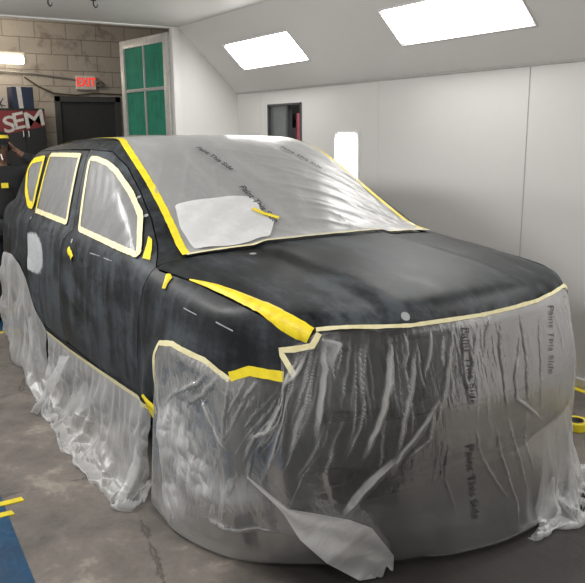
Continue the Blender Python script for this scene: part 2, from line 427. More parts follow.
back3 = lambda Q: Q                                          # outlines already in the panel frame
def side2(name, Q, mat, holes=(), **kw):
    return [panel(name, Q, FR, mat, car, holes, mirror=mm, **kw) for mm in (False, True)]
# doors
side2('front_door', inset(P2(PT['df']+[(.88,-.9,.40)]+PT['b'][:-1]), .003), M['door'], [fd_hole])
side2('rear_door', inset(P2(PT['b'][::-1]+[(-.342,-.899,.40), (-.88,-.9,.40)]+PT['r'][::-1]), .003), M['spot'], [rd_hole])
# rear quarter with the small window, down to the rear wheel arch
arch_r = [SP(-1.35+.41*math.cos(a), .35+.41*math.sin(a)) for a in np.linspace(.16, math.pi-.05, 14)]
quarter = PT['r']+arch_r+[SP(-1.85,.36), SP(-2.2,.36), SP(-2.38,.50), SP(-2.40,.80), SP(-2.36,.98), SP(-2.28,1.10), SP(-2.17,1.25), SP(-2.07,1.38), SP(-1.95,1.45), SP(-1.7,1.497)]
side2('rear_quarter_panel', inset(P2(quarter), .003), M['paint'], [q_hole])
# roof side with the windscreen pillar
rail = PT['wsr'][1:]+[(1.03,-.74,1.085), (0.995,-0.830,1.058)]+PT['df'][6::-1]+PT['r'][:1]+[SP(-1.7,1.50), SP(-1.93,1.457), (-1.98,-.50,1.47)]+PT['wsr'][:1]
side2('roof_pillar', inset(P2(rail), .003), M['paint'])
# front wing, with the flat-topped wheel arch
wing = PT['df'][6:]+[(1.0,-.905,.40), (1.09,-.9,.40)]+PT['arch']+PT['fend'][1:]+[(1.907,-.741,.805), (1.872,-.754,.885), (1.955,-.675,.900)]+PT['hlo'][::-1]
side2('front_wing', inset(P2(wing), .003), M['paint'])
side2('sill_panel', P2([(.88,-.9,.392), (-.88,-.9,.392), (-.90,-.86,.27), (.93,-.86,.27)]), M['fascia'])
# bonnet, roof, windscreen
mir = lambda L: [(x, -y, z) for x, y, z in L[::-1]]
hr = [(p[0], p[1]) for p in PT['hup']]; hf_ = [(x+.012, y) for x, y, z in PT['hf']]; hf_[-1] = (hf_[0][0], -hf_[0][1])
hsym = [(x, y) for x, y in hf_ if y < -.01]; hfront = hsym+[(hf_[4][0], 0.)]+[(x, -y) for x, y in hsym[::-1]]
hood_out = hr+hfront+[(x, -y) for x, y in hr[::-1]]+[(1.04,.70), (1.075,.46), (1.105,.2), (1.112,0), (1.105,-.2), (1.075,-.46), (1.04,-.70)]
panel('bonnet', hood_out, FT, M['hood'], car)
wr_ = [(p[0], p[1]) for p in PT['wsr']]
roof_out = [(x, y-.004) for x, y in wr_[:5]]+[(.03,-.585), (.085,-.3), (.105,0), (.085,.3), (.03,.585)]+[(x, -y+.004) for x, y in wr_[4::-1]]
panel('roof_panel', inset(roof_out, .002), FT, M['paint'], car)
panel('windscreen', inset([(.05,-.583), (.1,-.3), (.12,0), (.1,.3), (.05,.583), (.423,.62), (.708,.645), (1.0,.70), (1.055,.46), (1.085,.2), (1.09,0), (1.085,-.2), (1.055,-.46), (1.0,-.70), (.708,-.645), (.423,-.62)], .003), FT, M['glass'], car, off=-.004)
for k, nm in (('fd', 'front_door_glass'), ('rd', 'rear_door_glass'), ('q', 'quarter_glass')):
    side2(nm, rnd(inset(P2(PT[k]), .008), 2, .02), M['glass'], off=-.007, rim=0)
# front end below the bonnet: bumper skin, slotted grille, lamps, low intake
bump_out = [(-.80,.62), (-.80,.34), (-.70,.25), (.70,.25), (.80,.34), (.80,.62), (.55,.66), (.44,.64), (-.44,.64), (-.55,.66)]
intake = [(-.42,.34), (.42,.34), (.46,.48), (-.46,.48)]
panel('front_bumper', bump_out, FN, M['fascia'], car, [intake, rnd([(-.70,.37), (-.56,.37), (-.56,.48), (-.70,.48)]), rnd([(.56,.37), (.70,.37), (.70,.48), (.56,.48)])])
slots = [rnd([(y-.036,.69), (y+.036,.69), (y+.036,.86), (y-.036,.86)]) for y in np.linspace(-.33,.33,7)]
panel('grille', [(-.44,.648), (.44,.648), (.42,.90), (-.42,.90)], FN, M['fascia'], car, slots, off=.004)
for sg in (1, -1):
    yy = lambda L: [(sg*a, b) for a, b in L]
    panel('headlight', rnd(yy([(.45,.68), (.72,.69), (.73,.86), (.46,.90)]), 2), FN, M['fascia'], car, off=-.002)
    panel('fog_light', rnd(yy([(.575,.38), (.685,.38), (.685,.47), (.575,.47)]), 2), FN, M['fascia'], car, off=-.012, rim=0)
# dark under-body behind the panel gaps, hollow at the wheels
def shell_sdf(p):
    x, y, z = p.T
    f = F(x, y, z)+.014
    for c in WHX: f = np.maximum(f, -np.maximum(np.hypot(x-c, z-WHZ)-.43, .56-np.abs(y)))
    return f
nx, na = 150, 120
xs = -2.48+4.60*np.sin(np.linspace(0, math.pi/2, nx))**.9; an = np.linspace(0, 2*math.pi, na, endpoint=False)
X, A_ = np.meshgrid(xs, an, indexing='ij'); cz = .78
d = np.stack([0*A_, np.cos(A_), np.sin(A_)], -1).reshape(-1, 3); c0 = np.stack([X, 0*X, 0*X+cz], -1).reshape(-1, 3)
t = np.full(len(d), 1.25); done_ = np.zeros(len(d), bool)
for i in range(125):
    ins = shell_sdf(c0+d*t[:,None]) < 0; done_ |= ins; t = np.where(done_, t, t-.01)
t = np.maximum(t, 0)
Pv = (c0+d*t[:,None]); fs = []
for i in range(nx-1):
    for j in range(na): fs.append((i*na+j, i*na+(j+1)%na, (i+1)*na+(j+1)%na, (i+1)*na+j))
fs += [tuple(range(na))[::-1], tuple((nx-1)*na+j for j in range(na))]
mesh('body_shell', Pv, fs, M['shell'], car, sharp=None)
# wheels
for sx in WHX:
    for sg in (-1, 1):
        bm = bmesh.new(); Mx = Matrix.Translation((sx, sg*.775, WHZ-.004)) @ Matrix.Rotation(-sg*math.pi/2, 4, 'X').inverted()
        lathe(bm, [(.215,-.09), (.23,-.105), (.30,-.11), (.335,-.095), (.346,-.06), (.346,.06), (.335,.095), (.30,.11), (.23,.105), (.215,.09)], 56, Mx)
        frombm('tyre', bm, M['rubber'], car, True)
        bm = bmesh.new(); sd = -sg
        lathe(bm, [(.216,-.09), (.205,-.06), (.20,.05), (.218,.095), (.21,.10), (.195,.05)], 48, Mx)
        for k in range(5):
            a = 2*math.pi*k/5
            tube(bm, [Mx @ Vector((.03*math.cos(a), .03*math.sin(a), .07)), Mx @ Vector((.12*math.cos(a), .12*math.sin(a), .075)), Mx @ Vector((.205*math.cos(a), .205*math.sin(a), .06))], [.04,.032,.036], 10)
        lathe(bm, [(.001,.095), (.045,.09), (.06,.07), (.06,.0)], 24, Mx)
        frombm('wheel_rim', bm, M['alloy'], car, True)
# small bits on the skin: handle fixing hole and sanded-through dots
def disc(name, p, r, mat, off=.002):
    n = grad(np.array([p], float))[0]; n = Vector(n); a = n.orthogonal().normalized(); b = n.cross(a)
    V = [Vector(p)+a*r*math.cos(q)+b*r*math.sin(q) for q in np.linspace(0, 2*math.pi, 14, endpoint=False)]
    return mesh(name, snap([tuple(v) for v in V], off), [tuple(range(14))], mat, car, smooth=False)
disc('handle_hole', (.088,-.895,.962), .014, M['shell']); disc('handle_hole', (-.02,-.895,.985), .010, M['shell'])
for p, r in (((-.135,-.879,1.037), .014), ((-1.157,-.856,1.069), .012), ((1.167,-.454,1.097), .016), ((2.047,-.335,.978), .017), ((.47,-.70,1.31), .010), ((.62,-.73,1.24), .012)):
    disc('filler_dot', p, r, M['mark'])
for a, b in (((1.368,-.881,.95), (1.477,-.877,.944)), ((1.606,-.861,.942), (1.694,-.837,.924)), ((.206,-.885,1.015), (.363,-.884,1.02)), ((.425,-.884,1.019), (.542,-.883,1.02))):
    ribbon('sanded_through_edge', [a, b], .005, M['mark'], car, off=.0015, wob=.2)
# ---------------------------------------------------------------- masking film: flat sheets
def film_window(key, label, tape_w, tape_mats):
    Q = rnd(inset(P2(PT[key]), .004), 1)
    wr = lambda q, P: .0012*np.sin(q[:,0]*50+5*np.sin(q[:,1]*9))+.0012*np.sin(q[:,0]*23-q[:,1]*19)
    o = panel('window_film', Q, FR, M['film_win'], None, off=.006, rim=0, res=.022, wr=wr)
    tag(o, label, 'masking film', 'film sheets over the side windows')
    q = np.array(PT[key], float); n = len(q)
    Qi = inset(P2(PT[key]), tape_w*.5)
    P, _ = FR.cast(rnd(Qi, 2, .016))
    if len(tape_mats) == 1: ribbon('masking_tape', P, tape_w, M[tape_mats[0]], o, off=.009, closed=True, wob=.06)
    else:
        for seg, mt in tape_mats: ribbon('masking_tape', FR.cast(Qi)[0][list(seg)], tape_w, M[mt], o, off=.009, wob=.05)
    return o
film_window('fd', 'grey film masking the front door window, bordered with cream tape', .030, ['cream'])
film_window('rd', 'grey film masking the rear door window, with a bright yellow tape rear edge', .032,
            [((1, 2, 3, 0), 'cream'), ((0, 1), 'yellow')])
film_window('q', 'small grey film masking the rear quarter window, framed in yellow tape', .046, ['yellow'])
# windscreen and roof under one sheet
ws = [(p[0], p[1]) for p in PT['wsr']]; wl = [(x, -y) for x, y in ws]
top_out = ws+[(1.062,-.461), (1.095,-.164), (1.095,.164), (1.062,.461)]+wl[::-1]
def wrk(q, P):
    x, y = q.T
    k = sstep(.0, .5, x)
    rg = lambda a: (1-np.abs(np.sin(a)))**3
    an = np.arctan2(y-.98, 1.40-x); rr = np.hypot(y-.98, 1.40-x)
    fan = (rg(15*an+2.5*np.sin(3*rr+4*an))*.007+rg(31*an+4*np.sin(5*rr))*.004)*k*sstep(-.25, .5, y)
    loose = rg(13*y+3*x+2.5*np.sin(4*x+3*y))*.0035*k*sstep(.5, -.2, y)
    return fan+loose+.0012*np.sin(17*x+9*np.sin(5*y))
roof_film = panel('windscreen_film', top_out, FT, M['film_top'], None, off=.010, rim=0, res=.013, wr=wrk)
tag(roof_film, 'large glossy film sheet over the windscreen and roof, edged in yellow tape', 'masking film')
ribbon('side_tape', PT['wsr'], .036, M['yellow'], roof_film, off=.013, wob=.03, sm=1)
ribbon('side_tape', [(x, -y, z) for x, y, z in PT['wsr']], .036, M['yellow'], roof_film, off=.013, wob=.03, sm=1)
ribbon('lower_tape', [snap([(p[0], p[1], p[2])], 0)[0] for p in PT['wsb'][:3]]+[(1.095,.164,1.127), (1.062,.461,1.107), (1.024,.706,1.089)], .022, M['cream'], roof_film, off=.014, wob=.1, sm=1)
for cx, cy, r, z_, mt in ((.346,-.218,.313,.045,'ink'), (.775,-.197,.063,.053,'ink'), (.341,.342,.589,.044,'ink'), (-.45,-.30,.4,.045,'inkpale'), (1.0,.20,.1,.03,'inkpale')):
    on_surface_text('Paint This Side', z_, cx, cy, r, FT, .021, M[mt], roof_film)
pq = [(.646,-.59), (.66,-.42), (.703,-.205), (.78,-.20), (.82,-.215), (.896,-.175), (.95,-.22), (1.036,-.288), (1.05,-.45), (1.0,-.65), (.80,-.635)]
patch = panel('doubled_film_patch', rnd(pq, 1, .012), FT, M['film_patch'], roof_film, off=.019, rim=0, res=.024, wr=lambda q, P: .003*np.sin(q[:,0]*40+q[:,1]*23))
ribbon('tape_scrap', [(.80,-.25,1.233), (.85,-.215,1.21), (.90,-.16,1.193)], .024, M['yellow'], roof_film, off=.026)
# loose tape on the body
mid_ = [tuple(.5*(np.array(a)+np.array(b))) for a, b in zip(PT['hlo'], PT['hup'])]
o = ribbon('foam_tape', mid_[1:], [.008,.046,.068,.074,.060], M['foam'], None, off=.004, bulge=.012, wob=.04, sm=1)
tag(o, 'fat yellow foam tape filling the gap between bonnet and front wing', 'foam tape')
tri = [(.748,-.778,1.161), (.78,-.775,1.150), (.905,-.832,1.072), (.846,-.846,1.075)]
o = panel('tape_triangle', P2(tri), FR, M['yellow'], None, off=.004, rim=.002, res=.015); tag(o, 'yellow tape triangle covering the door mirror mount', 'tape')
o = ribbon('tape_scrap', [(-.16,-.893,.985), (-.11,-.895,.970), (-.075,-.895,.945)], .045, M['yellow'], None, off=.005, bulge=.006, wob=.1); tag(o, 'small yellow tape scrap over the front door handle mount', 'tape')
o = ribbon('tape_scrap', [(1.135,-.85,1.045), (1.155,-.85,1.025), (1.165,-.865,.985)], [.026,.04,.022], M['yellow'], None, off=.004, bulge=.012, wob=.1); tag(o, 'small yellow tape plug on top of the front wing beside the bonnet', 'tape')
# ---------------------------------------------------------------- masking film: draped sheets, settled as cloth
def body_sdf(p):
    x, y, z = p.T
    f = F(x, y, z); ay = np.abs(y)
    for c in WHX: f = np.minimum(f, np.maximum(np.hypot(x-c, z-WHZ)-.35, np.abs(ay-.775)-.115))
    return f
def body_push(P, off):
    f = body_sdf(P); i = np.where(f < off)[0]
    if len(i):
        q = P[i]; e = 2e-3; g = np.stack([body_sdf(q+np.eye(3)[k]*e)-body_sdf(q-np.eye(3)[k]*e) for k in range(3)], 1)
        g /= np.maximum(np.linalg.norm(g, axis=1), 1e-6)[:,None]
        P[i] = q+g*np.minimum(off-f[i], .03)[:,None]
    return P, i
def settle(P, L, pin, steps=160, inner=6, off=.012, g=-.00035, bend=.18, damp=.95):
    """position-based cloth: P (nu,nv,3), L = (along u, along v, diagonals) rest lengths, pin = mask"""
    nu, nv, _ = P.shape; P = P.copy(); O = P.copy(); fix = P[pin].copy(); w = (~pin).astype(float)[...,None]
    def pair(a, b, wa, wb, l, k, only=0):
        d = b-a; n = np.sqrt((d*d).sum(-1, keepdims=True))+1e-9; c = (n-l)/n
        if only < 0: c = np.minimum(c, 0)
        c = c*k/np.maximum(wa+wb, 1e-6)*d; a += c*wa; b -= c*wb
    Lu, Lv, D1, D2 = L
    for s in range(steps):
        V = (P-O)*damp; O = P.copy(); V = np.clip(V, -.02, .02); P += V*w; P[...,2:] += g*w
        for it in range(inner):
            for q in (0, 1):
                a = P[q:nu-1:2]; b = P[q+1:nu:2]; m = min(len(a), len(b)); pair(P[q:nu-1:2][:m], P[q+1:nu:2][:m], w[q:nu-1:2][:m], w[q+1:nu:2][:m], Lu[q::2][:m,:,None], 1)
                m = P[:,q+1:nv:2].shape[1]; pair(P[:,q:nv-1:2][:,:m], P[:,q+1:nv:2], w[:,q:nv-1:2][:,:m], w[:,q+1:nv:2], Lv[:,q::2][:,:m,None], 1)
            for q in (0, 1):
                for D, sl in ((D1, (slice(0, nv-1), slice(1, nv))), (D2, (slice(1, nv), slice(0, nv-1)))):
                    m = P[q+1:nu:2].shape[0]
                    pair(P[q:nu-1:2][:m,sl[0]], P[q+1:nu:2][:,sl[1]], w[q:nu-1:2][:m,sl[0]], w[q+1:nu:2][:,sl[1]], D[q::2][:m,:,None], .25)
            # stiffness: keep every second point apart
            for q in range(4):
                m = P[q+2:nu:4].shape[0]; pair(P[q:nu-2:4][:m], P[q+2:nu:4], w[q:nu-2:4][:m], w[q+2:nu:4], (.93*(Lu[:-1]+Lu[1:]))[q::4][:m,:,None], bend, -1)
                m = P[:,q+2:nv:4].shape[1]; pair(P[:,q:nv-2:4][:,:m], P[:,q+2:nv:4], w[:,q:nv-2:4][:,:m], w[:,q+2:nv:4], (.93*(Lv[:,:-1]+Lv[:,1:]))[:,q::4][:,:m,None], bend, -1)
        R = P.reshape(-1, 3); R, i = body_push(R, off); R[:,2] = np.maximum(R[:,2], .006); P = R.reshape(nu, nv, 3)
        Of = O.reshape(-1, 3); Of[i] = .5*Of[i]+.5*R[i]
        fl = R[:,2] < .008; Of[fl] = R[fl]; O = Of.reshape(nu, nv, 3)
        P[pin] = fix; O[pin] = fix
    return P
def lens(P, su, sv):
    d = lambda a, b: np.linalg.norm(a-b, axis=-1)
    Lu = d(P[1:], P[:-1])*su; Lv = d(P[:,1:], P[:,:-1])*sv
    k = .5*(su if np.isscalar(su) else su.mean())+.5*(sv if np.isscalar(sv) else sv.mean())
    return Lu, Lv, d(P[1:,1:], P[:-1,:-1])*k, d(P[1:,:-1], P[:-1,1:])*k
def path(pts, n):
    pts = np.array(pts, float); s = np.r_[0, np.cumsum(np.linalg.norm(np.diff(pts, axis=0), axis=1))]; u = np.linspace(0, s[-1], n)
    return np.stack([np.interp(u, s, pts[:,k]) for k in range(pts.shape[1])], 1), s[-1]
def smooth1(a, k):
    for _ in range(k): a = np.concatenate([a[:1], .25*a[:-2]+.5*a[1:-1]+.25*a[2:], a[-1:]])
    return a
def wobble(nu, nv, amp, fu, fv, seed):
    r = np.random.default_rng(seed); U, V = np.meshgrid(np.linspace(0, 1, nu), np.linspace(0, 1, nv), indexing='ij'); o = 0
    for _ in range(14): o = o+np.sin(2*math.pi*(r.uniform(.3, 1)*fu*U+r.uniform(-1, 1)*fv*V)+r.uniform(0, 6.3))
    return o/14*amp*3
def refine(P, k, sm):
    """iron out the finest zigzag, then a finer grid through the settled points"""
    for _ in range(sm):
        Q = P.copy(); Q[1:-1] = .25*P[:-2]+.5*P[1:-1]+.25*P[2:]; R = Q.copy(); R[:,1:-1] = .25*Q[:,:-2]+.5*Q[:,1:-1]+.25*Q[:,2:]; P = R
    for ax in (0, 1):
        P = np.moveaxis(P, ax, 0); n = len(P); x = np.linspace(0, n-1, (n-1)*k+1); i = np.clip(x.astype(int), 0, n-2); t = (x-i)[:,None,None]
        d = np.gradient(P, axis=0); h = 1
        P = (2*t**3-3*t**2+1)*P[i]+(t**3-2*t**2+t)*d[i]+(-2*t**3+3*t**2)*P[i+1]+(t**3-t**2)*d[i+1]; P = np.moveaxis(P, 0, ax)
    return P
def normals(P):
    n = np.cross(np.gradient(P, axis=0), np.gradient(P, axis=1)); n /= np.linalg.norm(n, axis=2)[...,None]+1e-9
    c = P.reshape(-1, 3).mean(0); out = P-np.array([c[0]-.4, c[1]*.3, c[2]]); return n*np.where((n*out).sum(2) < 0, -1, 1)[...,None]
def creases(P, folds, clouds):
    """raise gathered folds (u, v paths with half-width, height, doubling) and mark where the film lies double"""
    nu, nv, _ = P.shape; U, V = np.meshgrid(np.linspace(0, 1, nu), np.linspace(0, 1, nv), indexing='ij')
    du = np.linalg.norm(np.diff(P[:,nv//2], axis=0), axis=1).sum(); dv = 1.05; H = np.zeros((nu, nv)); D = np.zeros((nu, nv))
    for pts, w, h, op in folds:
        pts = np.array(pts, float)*[du, dv]; best = np.full((nu, nv), 9.); bt = np.zeros((nu, nv)); sgn = np.zeros((nu, nv)); n = len(pts)-1
        lo, hi = pts.min(0)-.12, pts.max(0)+.12; i0, i1 = np.clip((np.array([lo[0], hi[0]])/du*(nu-1)).astype(int), 0, nu-1); j0, j1 = np.clip((np.array([lo[1], hi[1]])/dv*(nv-1)).astype(int), 0, nv-1)
        s = (slice(i0, i1+1), slice(j0, j1+1)); X = np.stack([U[s]*du, V[s]*dv], -1)
        wav = .0022*np.sin(X[...,1]*31+w*900)+.0012*np.sin(X[...,1]*97+pts[0,0]*50)
        b = np.full(X.shape[:2], 9.); t_ = np.zeros(X.shape[:2]); sd = np.zeros(X.shape[:2])
        for i in range(n):
            a, c = pts[i], pts[i+1]; ab = c-a; L2 = ab@ab+1e-9; t = np.clip(((X-a)@ab)/L2, 0, 1); q = X-a-t[...,None]*ab; dd = np.linalg.norm(q, axis=-1)
            up = dd < b; b = np.where(up, dd, b); t_ = np.where(up, (i+t)/n, t_); cr = ab[0]*q[...,1]-ab[1]*q[...,0]; sd = np.where(up, np.sign(cr)*dd, sd)
        sd = sd+wav; fade = np.minimum(1, 4*np.minimum(t_+.02, 1.02-t_)); ww = w*(.6+.4*fade)
        prof = np.exp(-np.abs(np.where(sd > 0, sd/ww, sd/(ww*.35)))**1.5)
        H[s] += .62*h*fade*prof*np.where(b < .11, 1, 0)
        D[s] = np.maximum(D[s], op*fade*(.55*np.clip(1.2-np.abs((sd-ww*.45)/(ww*.75))**2, 0, 1)+.45*np.exp(-(sd/(ww*.22))**2)))
    for (cu, cv, ru, rv, op) in clouds: D = np.maximum(D, op*np.exp(-((U-cu)/ru)**2-((V-cv)/rv)**2))
    return P+normals(P)*H[...,None], D
def sheet(name, P, mat, ulen, vlen, parent=None, fold=None):
    nu, nv, _ = P.shape; U, V = np.meshgrid(np.linspace(0, ulen, nu), np.linspace(0, vlen, nv), indexing='ij')
    fs = [(i*nv+j, (i+1)*nv+j, (i+1)*nv+j+1, i*nv+j+1) for i in range(nu-1) for j in range(nv-1)]
    o = mesh(name, P.reshape(-1, 3), fs, mat, parent, sharp=None, uv=np.stack([U, V], -1).reshape(-1, 2))
    at = o.data.attributes.new('fold', 'FLOAT', 'POINT')
    if fold is not None: at.data.foreach_set('value', np.asarray(fold, np.float32).ravel())
    return o
def sheet_text(s, size, P, ulen, vlen, u0, v0, rot, mat, parent, lift=.005, flip=1):
    nu, nv, _ = P.shape; v, f = text_shape(s, size); c, q = math.cos(rot), math.sin(rot); x, y = v[:,0], v[:,1]*flip
    a = np.clip((u0+c*x-q*y)/ulen, 0, .999)*(nu-1); b = np.clip((v0+q*x+c*y)/vlen, 0, .999)*(nv-1)
    i, j = a.astype(int), b.astype(int); a -= i; b -= j; a = a[:,None]; b = b[:,None]
    p = P[i,j]*(1-a)*(1-b)+P[i+1,j]*a*(1-b)+P[i,j+1]*(1-a)*b+P[i+1,j+1]*a*b
    n = np.cross(P[i+1,j]-P[i,j], P[i,j+1]-P[i,j]); n /= np.linalg.norm(n, axis=1)[:,None]+1e-9
    n *= np.where((n[:,0]-n[:,1]*.6 < 0), -1, 1)[:,None]
    return mesh('printed_text', p+n*lift, f, mat, parent, smooth=False)
FRONT_FOLDS = [
 ([(0.354,0.022),(0.349,0.120),(0.337,0.197),(0.323,0.317)],0.016,0.012,0.75),
 ([(0.351,0.027),(0.365,0.049),(0.351,0.137)],0.022,0.006,0.55),
 ([(0.340,0.033),(0.317,0.104),(0.279,0.131),(0.252,0.306)],0.012,0.018,0.80),
 ([(0.333,0.038),(0.303,0.120),(0.252,0.246),(0.229,0.399)],0.010,0.014,0.60),
 ([(0.326,0.180),(0.309,0.262),(0.296,0.350)],0.012,0.010,0.55),
 ([(0.319,0.126),(0.280,0.235),(0.256,0.459)],0.011,0.012,0.70),
 ([(0.411,0.044),(0.406,0.126),(0.402,0.180),(0.376,0.339),(0.362,0.426)],0.013,0.014,0.85),
 ([(0.436,0.066),(0.423,0.180),(0.406,0.311),(0.393,0.443)],0.009,0.010,0.55),
 ([(0.448,0.251),(0.420,0.350),(0.400,0.426),(0.388,0.497)],0.010,0.012,0.70),
 ([(0.397,0.432),(0.363,0.541),(0.332,0.656)],0.022,0.014,0.95),
 ([(0.157,0.727),(0.215,0.667),(0.284,0.689)],0.010,0.010,0.60),
 ([(0.441,0.268),(0.430,0.388),(0.404,0.454)],0.009,0.008,0.45),
 ([(0.229,0.399),(0.213,0.514),(0.203,0.661)],0.016,0.014,0.70),
 ([(0.250,0.306),(0.236,0.475),(0.242,0.623)],0.013,0.012,0.50),
 ([(0.171,0.148),(0.192,0.224),(0.224,0.306)],0.016,0.010,0.60),
 ([(0.159,0.202),(0.148,0.344),(0.169,0.503)],0.016,0.010,0.55),
 ([(0.123,0.213),(0.095,0.350),(0.093,0.552),(0.109,0.699)],0.018,0.012,0.60),
 ([(0.198,0.011),(0.173,0.109),(0.129,0.191),(0.092,0.273)],0.010,0.008,0.60),
 ([(0.208,0.016),(0.180,0.142),(0.146,0.235)],0.010,0.008,0.50),
 ([(0.219,0.027),(0.213,0.169),(0.215,0.284)],0.011,0.010,0.50),
 ([(0.478,0.022),(0.469,0.131),(0.451,0.257),(0.436,0.355)],0.007,0.009,0.45),
 ([(0.490,0.022),(0.483,0.175),(0.480,0.311)],0.006,0.007,0.30),
 ([(0.511,0.016),(0.494,0.169),(0.478,0.257)],0.007,0.009,0.40),
 ([(0.527,0.016),(0.517,0.071),(0.511,0.153)],0.007,0.009,0.45),
 ([(0.541,0.016),(0.533,0.137),(0.529,0.279),(0.534,0.377)],0.007,0.010,0.50),
 ([(0.568,0.022),(0.568,0.142),(0.563,0.262),(0.564,0.344)],0.008,0.012,0.60),
 ([(0.601,0.016),(0.593,0.142),(0.586,0.268),(0.586,0.388)],0.008,0.010,0.50),
 ([(0.566,0.087),(0.547,0.235),(0.547,0.322),(0.589,0.448)],0.009,0.012,0.65),
 ([(0.624,0.016),(0.633,0.142),(0.637,0.279)],0.009,0.012,0.60),
 ([(0.644,0.016),(0.654,0.120),(0.658,0.219)],0.010,0.010,0.55),
 ([(0.453,0.022),(0.448,0.093),(0.436,0.180)],0.006,0.007,0.35),
 ([(0.425,0.022),(0.425,0.087),(0.414,0.148)],0.006,0.007,0.35),
 ([(0.392,0.022),(0.383,0.104),(0.379,0.191),(0.374,0.301)],0.006,0.007,0.30),
 ([(0.376,0.022),(0.367,0.131),(0.349,0.246)],0.007,0.007,0.30),
 ([(0.339,0.322),(0.328,0.443),(0.330,0.568)],0.010,0.008,0.35),
 ([(0.515,0.383),(0.526,0.557),(0.543,0.770),(0.543,0.896)],0.008,0.010,0.50),
 ([(0.533,0.388),(0.549,0.541),(0.564,0.749)],0.008,0.010,0.50),
 ([(0.487,0.377),(0.492,0.481),(0.513,0.634),(0.533,0.754)],0.007,0.008,0.40),
 ([(0.453,0.404),(0.446,0.563),(0.457,0.760)],0.007,0.008,0.25),
 ([(0.563,0.388),(0.561,0.514),(0.577,0.667)],0.008,0.010,0.50)]
FRONT_CLOUDS = [(0.111, 0.388, 0.045, 0.16, 1.27), (0.148, 0.536, 0.06, 0.14, 0.94), (0.097, 0.716, 0.04, 0.12, 0.85), (0.219, 0.514, 0.05, 0.1, 0.59), (0.183, 0.033, 0.05, 0.05, 0.42), (0.626, 0.098, 0.05, 0.13, 0.3), (0.621, 0.284, 0.03, 0.1, 0.2), (0.43, 0.732, 0.1, 0.06, 0.12), (0.286, 0.65, 0.08, 0.05, 0.3), (0.125, 0.42, 0.085, 0.34, 0.62), (0.24, 0.55, 0.06, 0.2, 0.25)]
FRONT_TEXT = [((0.492,0.022),(0.483,0.306)), ((0.478,0.432),(0.480,0.792)), ((0.623,0.027),(0.603,0.290))]
# --- the big sheet over the front, from the right front wheel arch round the nose to the left one
headr = [(1.907,-.741,.805), (1.869,-.757,.886), (1.912,-.715,.896), (1.953,-.655,.952)]
top = PT['arch']+PT['fend'][1:]+headr+PT['hf'][1:]+[(1.93,.70,.92), (1.86,.765,.86), (1.77,.82,.80), (1.699,.858,.76), (1.569,.893,.79), (1.344,.92,.804), (1.18,.93,.727), (1.11,.90,.44)]
nu, nv = 190, 62
T, ul = path(snap(top, .006), nu)
hem = [(1.03,-.865), (1.18,-.89), (1.42,-.90), (1.60,-.83), (1.76,-.71), (1.90,-.54), (2.03,-.32), (2.11,-.10), (2.15,.12), (2.14,.30), (2.10,.45), (2.02,.60), (1.90,.74), (1.74,.86), (1.55,.92), (1.30,.93), (1.08,.90)]
Ts, _ = path(hem, nu); Ts = smooth1(Ts, 12)
To, _ = path([(.99,-.985), (1.26,-1.0), (1.55,-.94), (1.72,-.90), (1.87,-.80), (2.00,-.63), (2.09,-.43), (2.155,-.2), (2.17,0), (2.16,.2), (2.10,.45), (2.01,.64), (1.87,.80), (1.74,.93), (1.55,.95), (1.30,.96), (1.09,.93)], nu); To = smooth1(To, 30)
tn = np.gradient(To, axis=0); nrm = np.stack([tn[:,1], -tn[:,0]], 1); nrm /= np.linalg.norm(nrm, axis=1)[:,None]
V_ = np.linspace(0, 1, nv); U_ = np.linspace(0, 1, nu)
P0 = np.zeros((nu, nv, 3))
k1 = sstep(0, .40, V_)[None,:,None]; k2 = sstep(.38, 1, V_)[None,:,None]
P0[...,:2] = (T[:,None,:2]*(1-k1)+To[:,None,:]*k1)*(1-k2)+Ts[:,None,:]*k2
P0[...,2] = T[:,None,2]*(1-V_)[None]+.012*V_[None]
wheel = np.exp(-((U_-.13)/.10)**2)
P0[...,:2] += nrm[:,None,:]*((wobble(nu, nv, .016, 22, 1.6, 3)+wobble(nu, nv, .014, 9, 1.5, 5))*(sstep(0, .2, V_)*sstep(1., .8, V_))[None,:])[...,None]
pin = np.zeros((nu, nv), bool); pin[:,0] = True; pin[::2,-1] = True
gath = sum(np.exp(-((U_-c)/w)**2) for c, w in ((.285,.035), (.40,.03), (.55,.04), (.70,.06), (.12,.08)))
su = 1.015+.085*gath[:-1,None]*sstep(0, .5, V_)[None]+.02*sstep(.1, .6, V_)[None]
Lq = lens(P0, su, .945+.05*wheel[:,None]-.03*sstep(.45, .8, V_)[None,:-1])
PF = refine(settle(P0, Lq, pin, 130, bend=.5), 4, 4)
FOLD = np.zeros(PF.shape[:2])
fr_ = np.random.default_rng(5)
def pull(u):                                     # which way the gathers run below the tape
    return np.interp(u, [.22,.30,.345,.40,.48,.56,.62,.68], [-.04,-.06,-.05,-.012,-.008,.004,.012,.02])
FINE = []
for i in range(120):
    u = fr_.uniform(.345, .67) if i < 70 else (fr_.uniform(.31, .36) if i < 88 else fr_.uniform(.08, .30)); v0 = fr_.choice([.012, .05, fr_.uniform(.05, .45)]); l = fr_.uniform(.08, .38)
    s_ = pull(u)*l/.3+fr_.normal(0, .004); FINE.append(([(u, v0), (u+.5*s_+fr_.normal(0, .0015), v0+.5*l), (u+s_*1.1, min(.93, v0+l))], fr_.uniform(.003, .008), fr_.uniform(.001, .0035), fr_.uniform(.15, .50)))
PF, FOLD = creases(PF, FRONT_FOLDS+FINE, FRONT_CLOUDS)
cl = np.clip(FOLD*1.4, 0, 1)*np.exp(-((np.linspace(0, 1, PF.shape[0])-.15)/.09)**2)[:,None]
PF = PF+normals(PF)*(cl*(np.abs(wobble(*PF.shape[:2], .016, 34, 5, 13))+np.abs(wobble(*PF.shape[:2], .007, 80, 12, 14))))[...,None]
vl = 1.0
